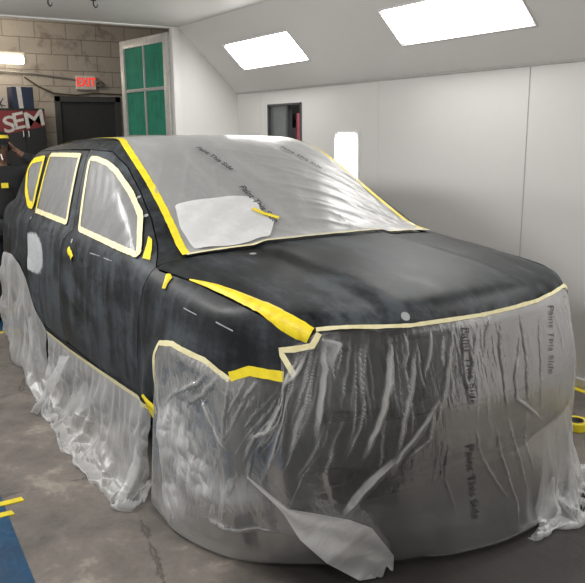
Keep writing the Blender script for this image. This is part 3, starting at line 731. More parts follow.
front = sheet('front_drape_film', PF, M['film'], ul, vl, None, FOLD)
tag(front, 'huge clear film sheet draped over the front end from bonnet edge to floor', 'masking film')
ribbon('bonnet_tape', PT['hf'], .015, M['cream'], front, off=.010, wob=.08)
ribbon('bonnet_tape', PT['hf'][-1:]+[(1.93,.70,.92), (1.86,.765,.86), (1.77,.82,.80)], .02, M['cream'], front, off=.010)
ribbon('wing_tape', [(p[0], p[1], p[2]+.012) for p in PT['fend']], .036, M['yellow'], front, off=.010, wob=.04)
ribbon('arch_tape', PT['arch'], .022, M['cream'], front, off=.010, wob=.05)
ribbon('headlight_tape', [(1.930,-.725,.80), (1.885,-.745,.868), (1.880,-.748,.884), (1.912,-.712,.890), (1.955,-.668,.905), (1.962,-.645,.945)], .022, M['cream'], front, off=.012, wob=.05)
for (ua, va), (ub, vb) in FRONT_TEXT:
    L_ = math.hypot((ub-ua)*ul, (vb-va)*vl); sheet_text('Paint This Side', L_/6.4, PF, ul, vl, (ua+ub)/2*ul, (va+vb)/2*vl, math.atan2((vb-va)*vl, (ub-ua)*ul), M['ink'], front, flip=-1)

# --- film hung from the sill, flared out over the floor
def drape(name, label, top, hem, nu, nv, mat, su, sv, seed, steps=110, amp=.02, fu=10, out=.05, pinhem=3, bend=.5):
    T, ul = path(top, nu); B, _ = path(hem, nu); B = smooth1(B, 2); V = np.linspace(0, 1, nv)
    P = T[:,None]*(1-V)[None,:,None]+B[:,None]*V[None,:,None]
    tn = np.gradient(T, axis=0); n = np.stack([tn[:,1], -tn[:,0], 0*tn[:,0]], 1); n /= np.linalg.norm(n, axis=1)[:,None]+1e-9
    P = P+n[:,None]*((wobble(nu, nv, amp, fu, 2, seed)+out)*np.sin(math.pi*V)[None]**.8)[...,None]
    pin = np.zeros((nu, nv), bool); pin[:,0] = True
    if pinhem: pin[np.random.default_rng(seed).uniform(size=nu) < .9/pinhem,-1] = True; pin[[0,-1],-1] = True
    P = refine(settle(P, lens(P, su, sv), pin, steps, bend=bend), 3, 1)
    fd = sstep(0, .3, np.linspace(0, 1, P.shape[1]))[None]; q1 = np.abs(wobble(*P.shape[:2], 1., 9, 4, seed+2)); q2 = np.abs(wobble(*P.shape[:2], 1., 34, 7, seed+3))
    P = P+normals(P)*((.012*q1+.0015*q2+wobble(*P.shape[:2], .022, 4, 2, seed+4))*fd)[...,None]; P[...,2] = np.maximum(P[...,2], .004); FD = np.clip(.9-1.6*q1, 0, 1)*fd*.5
    g_ = np.random.default_rng(seed+9); fl = []
    for i in range(34):
        a = g_.uniform(0, 1, 2); an = g_.normal(.9, .6); l = g_.uniform(.05, .25); b = a+l*np.array([math.cos(an)*.6, math.sin(an)]); fl.append(([tuple(a), tuple((a+b)/2+g_.normal(0, .012, 2)), tuple(b)], g_.uniform(.004, .012), g_.uniform(.004, .010), g_.uniform(.25, .7)))
    P, F2 = creases(P, fl, []); FD = np.maximum(FD*.5, F2); P[...,2] = np.maximum(P[...,2], .004)
    L = float(np.mean(np.linalg.norm(np.diff(P, axis=1), axis=2).sum(1)))
    return tag(sheet(name, P, mat, ul, L, None, FD), label, 'masking film'), P, ul, L
sill = [(-.80,-.895,.358), (-.242,-.892,.368), (.273,-.897,.394), (.736,-.901,.420), (1.048,-.914,.440)]
o, Psill, u_, l_ = drape('sill_drape_film', 'crumpled whitish film hung from the tape line under the doors, flared over the floor', snap(sill, .006),
   [(-.55,-1.0,.008), (-.15,-1.07,.008), (.28,-1.115,.008), (.70,-1.11,.008), (.98,-1.07,.008), (1.10,-1.03,.008), (1.02,-.94,.008), (.93,-.87,.012)], 84, 34, M['film_side'], 1.07, 1.10, 11, fu=8)
ribbon('sill_tape', [(x, y, z+.006) for x, y, z in sill], .024, M['cream'], o, off=.010, wob=.06)
ribbon('tape_knot', [(1.02,-.915,.50), (1.05,-.92,.47), (1.085,-.91,.452), (1.10,-.90,.43)], [.02,.03,.034,.02], M['yellow'], o, off=.014, bulge=.01, wob=.1)
ribbon('tape_knot', [(1.03,-.92,.455), (1.055,-.92,.43), (1.06,-.91,.40)], [.026,.032,.02], M['yellow'], o, off=.012, bulge=.006, wob=.1)
# a folded-back flap where two lengths of film overlap
fa = path([(-.30,-.935,.34), (-.32,-.99,.22), (-.38,-1.04,.08), (-.40,-1.09,.008)], 22)[0]; fb = path([(-.10,-.95,.39), (-.10,-1.02,.26), (-.22,-1.07,.10), (-.28,-1.11,.012)], 22)[0]
W = np.linspace(0, 1, 10)[None,:,None]; Pf = fa[:,None]*(1-W)+fb[:,None]*W; Pf[...,1] -= (.035*np.sin(math.pi*W[...,0])+wobble(22, 10, .012, 3, 2, 4)); sheet('folded_flap', Pf, M['film_side'], .4, .2, o)
# --- rear wheel
rear_top = [SP(-2.40,.63), SP(-2.2,.70), SP(-1.9,.745), SP(-1.55,.775), (-1.224,-.928,.745), (-1.051,-.937,.67), (-.92,-.925,.50), (-.80,-.895,.372)]
o, Pr, u_, l_ = drape('rear_drape_film', 'thin clear film hung over the rear wheel down to the floor', snap(rear_top, .008),
   [(-2.36,-.80,.008), (-2.1,-.83,.008), (-1.75,-.87,.008), (-1.3,-.90,.008), (-.95,-.94,.008), (-.66,-1.01,.008), (-.47,-1.06,.008)], 66, 34, M['film_side'], 1.05, 1.04, 21, fu=6, out=.05)
# --- loose sheet by the far front wheel, trailing on the floor
o, Pl, ul2, vl2 = drape('trailing_film', 'crumpled pale film trailing on the floor at the right front corner of the bumper', [(2.10,.40,.40), (2.06,.58,.42), (1.97,.70,.44), (1.86,.80,.45), (1.78,.88,.46)],
   [(2.19,.22,.008), (2.22,.40,.008), (2.20,.56,.008), (2.14,.68,.008), (2.06,.82,.008), (1.92,.95,.008)], 54, 40, M['film_side'], 1.10, 1.16, 31, fu=5, out=.05, pinhem=2)
sheet_text('Paint This Side', .05, Pl, ul2, vl2, ul2*.55, vl2*.80, math.pi, M['ink'], o, flip=-1)
# --- lifted flap at the near front corner
ea = path([(1.799,-.851,.406), (1.947,-.770,.318), (2.026,-.695,.313), (2.098,-.609,.297), (2.126,-.533,.256), (2.111,-.416,.099), (2.09,-.40,.02)], 66)[0]
eb = path([(1.798,-.851,.398), (1.925,-.777,.295), (1.965,-.732,.194), (2.03,-.66,.11), (2.04,-.585,.05), (2.06,-.535,.012), (2.075,-.47,.008)], 66)[0]
W = np.linspace(0, 1, 16)[None,:,None]; Pf = ea[:,None]*(1-W)+eb[:,None]*W
tap = np.linspace(0, 1, 66)[:,None]
Pf[...,2] += .018*np.sin(math.pi*W[...,0])*tap+wobble(66, 16, .016, 5, 2.5, 8)*tap*np.sin(math.pi*W[...,0]); Pf[...,2] = np.maximum(Pf[...,2], .006)
sheet('lifted_flap', Pf, M['film_side'], .8, .2, front, .45+.6*np.abs(np.sin(W[...,0]*5+tap*7))**2)
# ---------------------------------------------------------------- the spray booth and the workshop behind it
def wallmat(name, c, var=.05, rough=.45):
    k = N(name); v = k.coord(); a = k.noise(v, .9, 3.); b = k.noise(v, 14., 5., .6)
    m = k.math('ADD', k.math('MULTIPLY', a, .7), k.math('MULTIPLY', b, .3))
    return k.done(k.pbr(k.ramp(m, [(.3, tuple(x*(1-var) for x in c)), (.7, c)]), rough, 0., k.bump(b, .03)))
W_white = wallmat('booth_white', (.70,.69,.675)); W_end = wallmat('booth_end_white', (.74,.73,.71)); W_seam = plain('seam_grey', (.42,.41,.40), .6)
W_metal = plain('aluminium', (.62,.62,.60), .35, .6); W_grey = plain('door_grey', (.030,.032,.033), .5); W_frame = plain('frame_grey', (.055,.057,.058), .5)
def st(o): o['kind'] = 'structure'; return o
# floor: worn concrete
k = N('worn_concrete'); v = k.n('TexCoord').outputs['Object']
a = k.noise(v, .9, 5., .6, .4); b = k.noise(v, 5., 8., .68, .3); c_ = k.noise(v, 40., 6., .7)
m = k.math('ADD', k.math('ADD', k.math('MULTIPLY', a, .45), k.math('MULTIPLY', b, .42)), k.math('MULTIPLY', c_, .13))
col = k.ramp(m, [(.36, (.075,.066,.060)), (.46, (.145,.128,.114)), (.54, (.20,.176,.153)), (.64, (.40,.35,.295))])
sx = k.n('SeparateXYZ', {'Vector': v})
# darker, filmed-over ground before the car; below it the car's shadow is painted in
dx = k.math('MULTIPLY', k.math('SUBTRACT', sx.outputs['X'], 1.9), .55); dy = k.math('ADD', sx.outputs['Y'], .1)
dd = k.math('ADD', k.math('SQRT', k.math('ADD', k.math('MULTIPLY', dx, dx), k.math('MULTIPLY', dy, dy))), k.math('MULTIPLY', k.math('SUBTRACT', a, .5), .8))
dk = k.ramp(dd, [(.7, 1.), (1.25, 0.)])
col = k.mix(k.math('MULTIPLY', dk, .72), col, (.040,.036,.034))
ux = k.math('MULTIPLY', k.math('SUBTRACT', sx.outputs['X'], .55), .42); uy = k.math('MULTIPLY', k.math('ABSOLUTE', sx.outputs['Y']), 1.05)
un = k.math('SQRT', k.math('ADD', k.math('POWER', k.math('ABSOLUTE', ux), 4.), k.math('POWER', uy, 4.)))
col = k.mix(k.ramp(un, [(.62, .85), (.80, 0.)]), col, (.022,.020,.019))  # shade under the car, put into the floor colour
cw = k.n('TexVoronoi', {'Vector': k.n('Mapping', {'Vector': v, 'Location': (.4,.1,0)}).outputs[0], 'Scale': .55}, feature='DISTANCE_TO_EDGE').outputs['Distance']
cw = k.math('ADD', cw, k.math('MULTIPLY', k.math('SUBTRACT', b, .5), .05))
cr = k.ramp(k.math('ABSOLUTE', cw), [(0., 1.), (.004, 0.)])
col = k.mix(k.math('MULTIPLY', cr, .65), col, (.03,.026,.023))
lines = k.noise(k.n('Mapping', {'Vector': v, 'Rotation': (0,0,.35), 'Scale': (1.2, 30., 1.)}).outputs[0], 2.2, 4., .6, .6)
rough = k.mix(dk, k.ramp(m, [(.35, .55), (.65, .75)]), k.ramp(lines, [(.35, .34), (.65, .50)]))
hgt = k.math('ADD', k.math('MULTIPLY', b, .5), k.math('MULTIPLY', k.math('MULTIPLY', lines, dk), .05))
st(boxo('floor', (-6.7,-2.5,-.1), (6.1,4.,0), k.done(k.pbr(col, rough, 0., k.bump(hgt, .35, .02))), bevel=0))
# right booth wall with the window opening
wy = 1.95; wx0, wx1, wz0, wz1 = -2.75, -2.115, 1.02, 1.895
bm = bmesh.new()
for lo, hi in (((-3.41,wy,0), (wx0,wy+.06,2.03)), ((wx1,wy,0), (6.,wy+.06,2.03)), ((wx0,wy,0), (wx1,wy+.06,wz0)), ((wx0,wy,wz1), (wx1,wy+.06,2.03))): box(bm, lo, hi)
st(frombm('wall_right', bm, W_white))
def quad(name, pts, mat): return st(mesh(name, pts, [tuple(range(len(pts)))], mat, smooth=False))
quad('wall_right_slope', [(-3.41,1.95,2.03), (-3.41,1.28,2.68), (6.,1.28,2.68), (6.,1.95,2.03)], W_white)
quad('ceiling', [(-3.41,1.28,2.68), (-3.41,-1.73,2.68), (6.,-1.73,2.68), (6.,1.28,2.68)], W_white)
quad('wall_left_slope', [(-3.41,-1.73,2.68), (-3.41,-2.4,2.03), (6.,-2.4,2.03), (6.,-1.73,2.68)], W_white)
quad('wall_left', [(-3.41,-2.4,2.03), (-3.41,-2.4,0), (6.,-2.4,0), (6.,-2.4,2.03)], W_white)
quad('wall_front', [(6.,-2.4,0), (6.,1.95,0), (6.,1.95,2.03), (6.,1.28,2.68), (6.,-1.73,2.68), (6.,-2.4,2.03)], W_white)
quad('wall_back', [(-3.41,1.27,0), (-3.41,1.95,0), (-3.41,1.95,2.03), (-3.41,1.27,2.69)], W_end)
bm = bmesh.new(); box(bm, (-3.47,-2.4,2.665), (-3.40,1.30,2.73), .02); st(frombm('trim_1', bm, W_end, None, True))
bm = bmesh.new(); box(bm, (-3.47,1.20,0), (-3.39,1.29,2.68), .012); st(frombm('trim_2', bm, W_end, None, True))
bm = bmesh.new(); box(bm, (-3.41,1.936,2.022), (6.,1.952,2.040), .004); st(frombm('trim_3', bm, W_seam))
for i, x in enumerate((.60, -.95, -2.9)): st(boxo('trim_%d' % (4+i), (x-.0025,1.9465,.08), (x+.0025,1.9505,2.02), W_seam if i == 0 else W_white, bevel=0))
st(boxo('baseboard_right', (-3.4,1.925,0), (6.,1.95,.06), plain('base_white', (.6,.59,.57), .5)))
# booth lights sunk in the slope
glow = emit('booth_light_glow', (1.,.985,.95), 16.)
def slope_light(x0, x1, label):
    e = empty('ceiling_light', ((x0+x1)/2, 1.617, 2.354)); tag(e, label, 'light', 'booth ceiling lights')
    L = (x1-x0)/2; Mx = Matrix.Rotation(math.radians(-44.2), 4, 'X')     # local y runs down the slope, local z out of it
    # local frame: X along the wall, Y down the slope, Z into the booth
    dn = Vector((0, .67, -.65)).normalized(); nz = Vector((0, -.65, -.67)).normalized()
    R = Matrix((Vector((1,0,0)), dn, nz)).transposed().to_4x4()
    bm = bmesh.new(); w = .158
    for lo, hi in (((-L-.012,-w-.012,0), (L+.012,-w,.012)), ((-L-.012,w,0), (L+.012,w+.012,.012)), ((-L-.012,-w,0), (-L,w,.012)), ((L,-w,0), (L+.012,w,.012))): box(bm, lo, hi, .004, R)
    frombm('light_frame', bm, W_white, e)
    bm = bmesh.new(); vs = [(-L+.04,-w), (L-.04,-w), (L,-w+.04), (L,w-.04), (L-.04,w), (-L+.04,w), (-L,w-.04), (-L,-w+.04)]
    f = bm.faces.new([bm.verts.new(R @ Vector((a, b, .008))) for a, b in vs]); frombm('diffuser', bm, glow, e)
slope_light(-2.83, -1.65, 'bright ceiling light over the far end, left one of the two')
slope_light(-.405, .81, 'large bright ceiling light nearer the camera, right one of the two')
e = empty('wall_light', (-1.39, 1.95, .3)); tag(e, 'upright glowing light panel set in the white wall beside the windscreen', 'light')
bm = bmesh.new(); r = [(-.165+.05,-.62), (.165-.05,-.62), (.165,-.57), (.165,.57), (.115,.62), (-.115,.62), (-.165,.57), (-.165,-.57)]
bm.faces.new([bm.verts.new((a, -.012, .685+b)) for a, b in r]); frombm('diffuser', bm, emit('wall_light_glow', (1.,.99,.96), 9.), e)
bm = bmesh.new(); [box(bm, lo, hi) for lo, hi in (((-.19,-.008,.05), (-.165,0,1.32)), ((.165,-.008,.05), (.19,0,1.32)), ((-.165,-.008,1.305), (.165,0,1.32)), ((-.165,-.008,.05), (.165,0,.065)))]
frombm('light_frame', bm, W_white, e)
# window_1: one glazed half, one open half, a store behind
bm = bmesh.new(); t = .022
for lo, hi in (((wx0,wy-.01,wz0), (wx0+t,wy+.05,wz1)), ((wx1-t,wy-.01,wz0), (wx1,wy+.05,wz1)), ((wx0,wy-.01,wz1-t), (wx1,wy+.05,wz1)), ((wx0,wy-.01,wz0), (wx1,wy+.05,wz0+t)), ((-2.40,wy-.005,wz0), (-2.365,wy+.05,wz1))): box(bm, lo, hi, .003)
wf = st(frombm('window_1', bm, W_frame))
wf2 = boxo('pane', (wx0+t,wy+.02,wz0+t), (-2.40,wy+.028,wz1-t), plain('grey_green_glass', (.13,.145,.14), .18, var=.25, scale=4.), wf, bevel=0)
quad('wall_store', [(-3.9,2.75,0), (-.9,2.75,0), (-.9,2.75,2.6), (-3.9,2.75,2.6)], plain('store_wall', (.11,.105,.10), .8))
o = boxo('paint_board', (-2.90,2.30,0), (-2.745,2.32,1.80), plain('board_white', (.42,.41,.42), .6)); tag(o, 'pale board standing behind the open half of the window', 'board')
bm = bmesh.new(); tube(bm, [(-2.44,2.12,.0), (-2.44,2.12,.75), (-2.445,2.12,1.2), (-2.44,2.115,1.55), (-2.45,2.12,1.80)], [.022,.022,.026,.024,.018], 12)
o = frombm('hose', bm, plain('pink_hose', (.50,.12,.16), .5), None, True); tag(o, 'pinkish red hose hanging upright behind the open half of the window', 'hose')
bm = bmesh.new(); box(bm, (-2.76,2.19,0), (-2.72,2.23,1.78), .004); box(bm, (-2.76,2.17,1.74), (-2.52,2.25,1.80), .006); box(bm, (-2.76,2.18,1.66), (-2.64,2.24,1.74), .006)
o = frombm('shelf_bracket', bm, plain('dark_bracket', (.03,.03,.032), .6)); tag(o, 'dark bracket high up behind the open half of the window', 'bracket')
# ---------------------------------------------------------------- workshop beyond the opening
k = N('painted_block'); v = k.n('TexCoord').outputs['Object']; s_ = k.n('SeparateXYZ', {'Vector': v})
yz = k.n('CombineXYZ', {'X': s_.outputs['Y'], 'Y': s_.outputs['Z'], 'Z': 0.}).outputs[0]
nz_ = k.noise(v, 3.2, 6., .65, .3); n2 = k.noise(v, 22., 5., .7)
yzd = k.n('VectorMath', {0: yz, 1: k.n('VectorMath', {0: k.n('TexNoise', {'Vector': v, 'Scale': 9.}).outputs['Color'], 1: (.012,.012,.0)}, operation='MULTIPLY').outputs[0]}, operation='ADD').outputs[0]
br = k.n('TexBrick', {'Vector': yzd, 'Scale': 1., 'Mortar Size': .007, 'Mortar Smooth': .4, 'Brick Width': .41, 'Row Height': .205, 'Color1': (.42,.385,.345), 'Color2': (.47,.435,.39), 'Mortar': (.27,.245,.22)})
col = k.mix(k.ramp(nz_, [(.30, .75), (.46, 0.)]), br.outputs['Color'], (.17,.15,.13), 'MIX')
col = k.mix(.35, col, k.ramp(n2, [(.3, (.2,.18,.16)), (.7, (.40,.37,.33))]), 'SOFT_LIGHT')
block = k.done(k.pbr(col, .8, 0., k.bump(k.math('ADD', k.math('MULTIPLY', br.outputs['Fac'], -1.), k.math('MULTIPLY', n2, .3)), .5, .01)))
bm = bmesh.new()
for lo, hi in (((-6.6,-2.5,0), (-6.5,.84,3.4)), ((-6.6,1.68,0), (-6.5,4.,3.4)), ((-6.6,.84,2.08), (-6.5,1.68,3.4))): box(bm, lo, hi)
st(frombm('wall_workshop', bm, block))
st(boxo('ceiling_workshop', (-6.6,-2.5,3.4), (-3.47,4.,3.5), plain('dark_roof', (.10,.09,.08), .8)))
st(boxo('wall_workshop_right', (-6.5,3.9,0), (-3.2,4.,3.4), block)); st(boxo('wall_workshop_left', (-6.5,-2.5,0), (-3.47,-2.42,3.4), block))
d1 = st(boxo('door_1', (-6.56,.86,0), (-6.52,1.66,2.06), W_grey)); 
bm = bmesh.new()
for lo, hi in (((-6.57,.80,0), (-6.475,.875,2.12)), ((-6.57,1.645,0), (-6.475,1.72,2.12)), ((-6.57,.80,2.045), (-6.475,1.72,2.12))): box(bm, lo, hi, .004)
frombm('door_frame', bm, W_frame, d1)
bm = bmesh.new(); tube(bm, [(-6.52,.93,1.0), (-6.46,.93,1.0), (-6.46,1.04,1.0)], .012, 10); frombm('door_handle', bm, W_metal, d1, True)
# exit sign and its conduits
e = empty('exit_sign', (-6.5, 1.24, 2.21)); tag(e, 'small lit red EXIT sign above the dark workshop door', 'sign')
bm = bmesh.new(); box(bm, (.0,-.135,.0), (.05,.135,.185), .008); frombm('sign_housing', bm, plain('sign_housing', (.70,.64,.60), .5), e)
v_, f_ = text_shape('EXIT', .155, .002, bold=.004); V3 = np.stack([.0535+v_[:,2], v_[:,0]*.86, .094+v_[:,1]*1.], 1)
mesh('sign_letters', V3, f_, emit('exit_red', (1.,.07,.05), .95), e, smooth=False)
bm = bmesh.new(); tube(bm, [(-6.47,-1.2,2.43), (-6.47,-.2,2.435), (-6.47,.6,2.40), (-6.47,.98,2.36), (-6.475,1.09,2.345)], .011, 10)
o = frombm('conduit', bm, plain('conduit_grey', (.30,.28,.26), .5), None, True); tag(o, 'grey pipe running along the block wall to the exit sign', 'pipe')
bm = bmesh.new(); tube(bm, [(-6.48,.43,2.355), (-6.48,.6,2.24), (-6.48,.8,2.155), (-6.48,1.1,2.135), (-6.48,1.35,2.165), (-6.48,1.9,2.15)], .010, 10)
o = frombm('cable', bm, plain('cable_brown', (.10,.085,.06), .6), None, True); tag(o, 'thin brown cable sagging across the block wall below the exit sign', 'cable')
bm = bmesh.new(); tube(bm, [(-6.44,1.37,2.30), (-6.44,1.43,2.32), (-6.44,1.46,2.27)], .02, 8); box(bm, (-6.5,1.38,2.25), (-6.44,1.46,2.33), .006)
o = frombm('emergency_lamp', bm, plain('lamp_grey', (.16,.15,.14), .5)); tag(o, 'little grey emergency lamp just right of the exit sign', 'lamp')
e = empty('tube_light', (-6.352, .02, 2.56)); tag(e, 'glowing tube light on the block wall at the left edge', 'light')
bm = bmesh.new(); tube(bm, [(0,-.9,0), (0,.38,0)], .055, 14); frombm('glowing_tube', bm, emit('tube_glow', (1.,.90,.74), 7.), e, True)
bm = bmesh.new(); box(bm, (-.1495,-.95,.05), (-.02,.41,.10), .01); box(bm, (-.1495,-.5,-.02), (-.05,-.4,.08)); box(bm, (-.1495,.2,-.02), (-.05,.3,.08)); frombm('light_body', bm, plain('light_body', (.5,.47,.42), .5), e)
# dark cabinet with the red banner
cb = empty('storage_cabinet', (-6.1, .2, 0)); tag(cb, 'black cabinet with white SEM lettering across its red upper doors', 'cabinet')
cblk = plain('cabinet_black', (.012,.012,.013), .45); cred = plain('banner_red', (.19,.018,.024), .5)
boxo('carcass', (-.28,-.36,0), (.18,.31,1.935), cblk, cb, .006)
for nm, y0, y1, hy in (('a', -.35, .048, .02), ('b', .052, .305, .085)):
    d = boxo('cabinet_door', (.18,y0,.05), (.20,y1,1.92), cblk, cb, .004)
    za, zb = 1.585+.13*(y0+.35)/.655, 1.585+.13*(y1+.35)/.655
    mesh('red_panel', [(.2015,y0+.006,za), (.2015,y1-.006,zb), (.2015,y1-.006,1.905), (.2015,y0+.006,1.905)], [(0,1,2,3)], cred, d, smooth=False)
    bm = bmesh.new(); tube(bm, [(.20,hy,1.585), (.225,hy,1.59), (.225,hy,1.65), (.20,hy,1.655)], .007, 8); frombm('door_handle', bm, W_metal, d, True)
cwh = plain('letter_white', (.55,.55,.54), .5)
for ch, yc, zc, h, wd in (('S', -.14, 1.742, .20, .145), ('E', -.02, 1.785, .20, .135), ('M', .17, 1.806, .195, .235)):
    v_, f_ = text_shape(ch, 1., 0., bold=.015); v_ = (v_-v_.min(0))/np.maximum(np.ptp(v_, axis=0), 1e-6)-[.5,.5,0]; r = .20
    x, y = v_[:,0]*wd, v_[:,1]*h; V3 = np.stack([0*x+.2035, yc+x*math.cos(r)-y*.12, zc+x*math.sin(r)+y], 1)
    mesh('sign_letter', V3, f_, cwh, cb, smooth=False)
# boxes on the cabinet
navy = plain('box_navy', (.018,.03,.065), .5); e = empty('carton', (-6.1,.26,1.936), .05); tag(e, 'tall navy blue carton with a white stripe standing on the cabinet', 'box')
boxo('carton_body', (-.12,-.12,0), (.10,.145,.265), navy, e, .004); mesh('white_stripe', [(.1012,-.045,.002), (.1012,.01,.002), (.1012,-.005,.264), (.1012,-.065,.264)], [(0,1,2,3)], plain('stripe_white', (.5,.5,.5), .5), e, smooth=False)
e = empty('carton', (-6.08,-.075,1.936), -.1); tag(e, 'pale grey carton with dark printed strokes lying on the cabinet', 'box')
boxo('carton_body', (-.15,-.2,0), (.12,.16,.15), plain('carton_pale', (.36,.34,.33), .6), e, .004)
for a, b in (((.0,.13), (.06,.03)), ((.06,.14), (.09,.012)), ((.11,.12), (.05,.012)), ((.03,.05), (.13,.03))):
    bm = bmesh.new(); tube(bm, [(.1215,a[0],a[1]), (.1215,b[0],b[1])], .006, 6); frombm('printed_stroke', bm, cblk, e)
# green filter door swung open behind the booth
gd = empty('booth_door', (-3.47, 1.205, 0), 0); tag(gd, 'open white framed booth door glazed with green filter panels', 'door')
ang = math.atan2(-.13, -1.02); Rz = Matrix.Rotation(ang, 4, 'Z'); Ld = 1.06; zt = 2.635
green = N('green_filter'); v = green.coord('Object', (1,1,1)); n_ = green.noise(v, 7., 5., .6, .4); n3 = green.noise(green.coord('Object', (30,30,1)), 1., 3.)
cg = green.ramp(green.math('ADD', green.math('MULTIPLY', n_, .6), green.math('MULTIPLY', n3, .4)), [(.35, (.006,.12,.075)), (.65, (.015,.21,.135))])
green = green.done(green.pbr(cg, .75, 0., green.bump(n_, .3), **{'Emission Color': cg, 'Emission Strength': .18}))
bm = bmesh.new()
for lo, hi in (((0,-.03,.05), (.10,.03,zt)), ((Ld-.085,-.03,.05), (Ld,.03,zt)), ((.10,-.03,zt-.09), (Ld-.085,.03,zt)), ((.10,-.03,.05), (Ld-.085,.03,.2))): box(bm, lo, hi, .008, Rz)
frombm('door_frame', bm, plain('door_frame_white', (.60,.60,.59), .35, .2), gd, True)
bm = bmesh.new(); xm = .5*(.10+Ld-.085); box(bm, (xm-.017,-.02,.2), (xm+.017,.02,zt-.09), .004, Rz)
rows = [.2, .62, 1.09, 1.58, 2.085, zt-.09]
for z in rows[1:-1]: box(bm, (.10,-.022,z-.018), (Ld-.085,.022,z+.018), .004, Rz)
frombm('glazing_bar', bm, plain('bar_grey', (.40,.42,.41), .4), gd, True)
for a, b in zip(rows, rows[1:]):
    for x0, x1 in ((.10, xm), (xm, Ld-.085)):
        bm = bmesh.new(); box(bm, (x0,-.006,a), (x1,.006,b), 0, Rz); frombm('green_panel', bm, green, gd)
bm = bmesh.new()
for z in (.4, 1.3, 2.3): tube(bm, [(.005,.04,z-.06), (.005,.04,z+.06)], .016, 10)
frombm('hinge', bm, W_metal, gd, True)
# hooks hanging from the booth ceiling
for (x, y), lab in (((-2.36,-.31), 'small dark hook hanging from the ceiling, the left of two'), ((-2.25,.025), 'small dark hook on the ceiling, further right of the two')):
    e = empty('ceiling_hook', (x, y, 2.68)); tag(e, lab, 'hook')
    bm = bmesh.new(); tube(bm, [(0,0,0), (0,0,-.04), (.012,.01,-.06), (.03,.02,-.055), (.035,.022,-.035)], .006, 8); frombm('hook', bm, cblk, e, True)
    bm = bmesh.new(); lathe(bm, [(.001,-.006), (.022,-.006), (.022,0), (.001,0)], 16); frombm('base_plate', bm, cblk, e)
# ---------------------------------------------------------------- floor things
blue = N('blue_floor_film'); v = blue.coord(); n_ = blue.noise(v, 4., 6., .65); n3 = blue.noise(v, 30., 4.)
blue = blue.done(blue.pbr(blue.ramp(n_, [(.3, (.000,.034,.090)), (.7, (.001,.070,.165))]), blue.ramp(n3, [(.3, .3), (.7, .55)]), 0., blue.bump(n3, .15)))
def flat(name, pts, mat, z, parent=None):
    n = len(pts); V = [(x, y, z) for x, y in pts]+[(x, y, .0005) for x, y in pts]
    return mesh(name, V, [tuple(range(n))]+[(i, n+i, n+(i+1)%n, (i+1)%n) for i in range(n)], mat, parent, smooth=False)
o = flat('floor_mat', [(-.6,-1.45), (2.6,-1.585), (2.6,-2.3), (-.6,-2.3)], blue, .003); tag(o, 'blue floor sheet at the lower left with two yellow tape ends on it', 'floor sheet')
o = flat('floor_mat', [(-3.05,-1.6), (-3.05,-.1), (-2.40,-.25), (-2.40,-1.6)], blue, .003); tag(o, 'blue floor sheet behind the rear of the car by the person', 'floor sheet')
for y0, y1, x, lab in ((-1.7,-.05,-3.09,'yellow floor tape along the far edge of the rear blue sheet'), (-1.7,-.2,-2.37,'yellow floor tape along the near edge of the rear blue sheet')):
    o = flat('floor_tape', [(x-.025,y0), (x-.025,y1), (x+.025,y1), (x+.025,y0)], M['yellow'], .005); tag(o, lab, 'tape')
for a, b, lab in (((.712,-1.56), (.735,-1.425), 'short yellow tape end on the blue floor sheet, upper of two'), ((.815,-1.58), (.84,-1.49), 'shorter yellow tape end on the blue floor sheet, lower of two')):
    o = flat('floor_tape', [(a[0]-.02,a[1]), (b[0]-.04,b[1]), (b[0]+.0,b[1]+.004), (a[0]+.02,a[1])], M['yellow'], .006); tag(o, lab, 'tape')
o = flat('floor_tape', [(.2,1.865), (4.,1.865), (4.,1.915), (.2,1.915)], M['yellow'], .004); tag(o, 'yellow tape stuck along the foot of the white booth wall', 'tape')
e = empty('tape_roll', (1.565, 1.35, 0)); tag(e, 'roll of yellow masking tape lying flat on the floor by the wall', 'tape roll')
bm = bmesh.new(); lathe(bm, [(.042,.002), (.068,.0), (.071,.004), (.071,.044), (.068,.048), (.042,.046)], 48, closed=True); frombm('tape_winding', bm, M['yellow'], e, True)
bm = bmesh.new(); lathe(bm, [(.038,.0), (.0425,.0), (.0425,.049), (.038,.049)], 48, closed=True); frombm('cardboard_core', bm, plain('core_grey', (.16,.14,.12), .8), e, True)
for i, (x, y, r) in enumerate(((1.93,1.02,.013), (2.27,.66,.022), (2.40,.95,.016))):
    bm = bmesh.new(); vs = [bm.verts.new((x+r*math.cos(a)*s, y+r*math.sin(a)*s, .004+.008*(j % 2))) for j, (a, s) in enumerate(zip(np.linspace(0, 5.5, 7), (1,.6,1.2,.7,1,.5,.9)))]
    cv = bm.verts.new((x, y, .012)); [bm.faces.new((vs[j], vs[(j+1)%7], cv)) for j in range(7)]
    o = frombm('film_scrap', bm, M['film_patch']); tag(o, ('tiny pale film scrap on the floor before the trailing film', 'bright crumpled film scrap on the floor, largest of three', 'white film scrap near the right edge of the floor')[i], 'scrap')
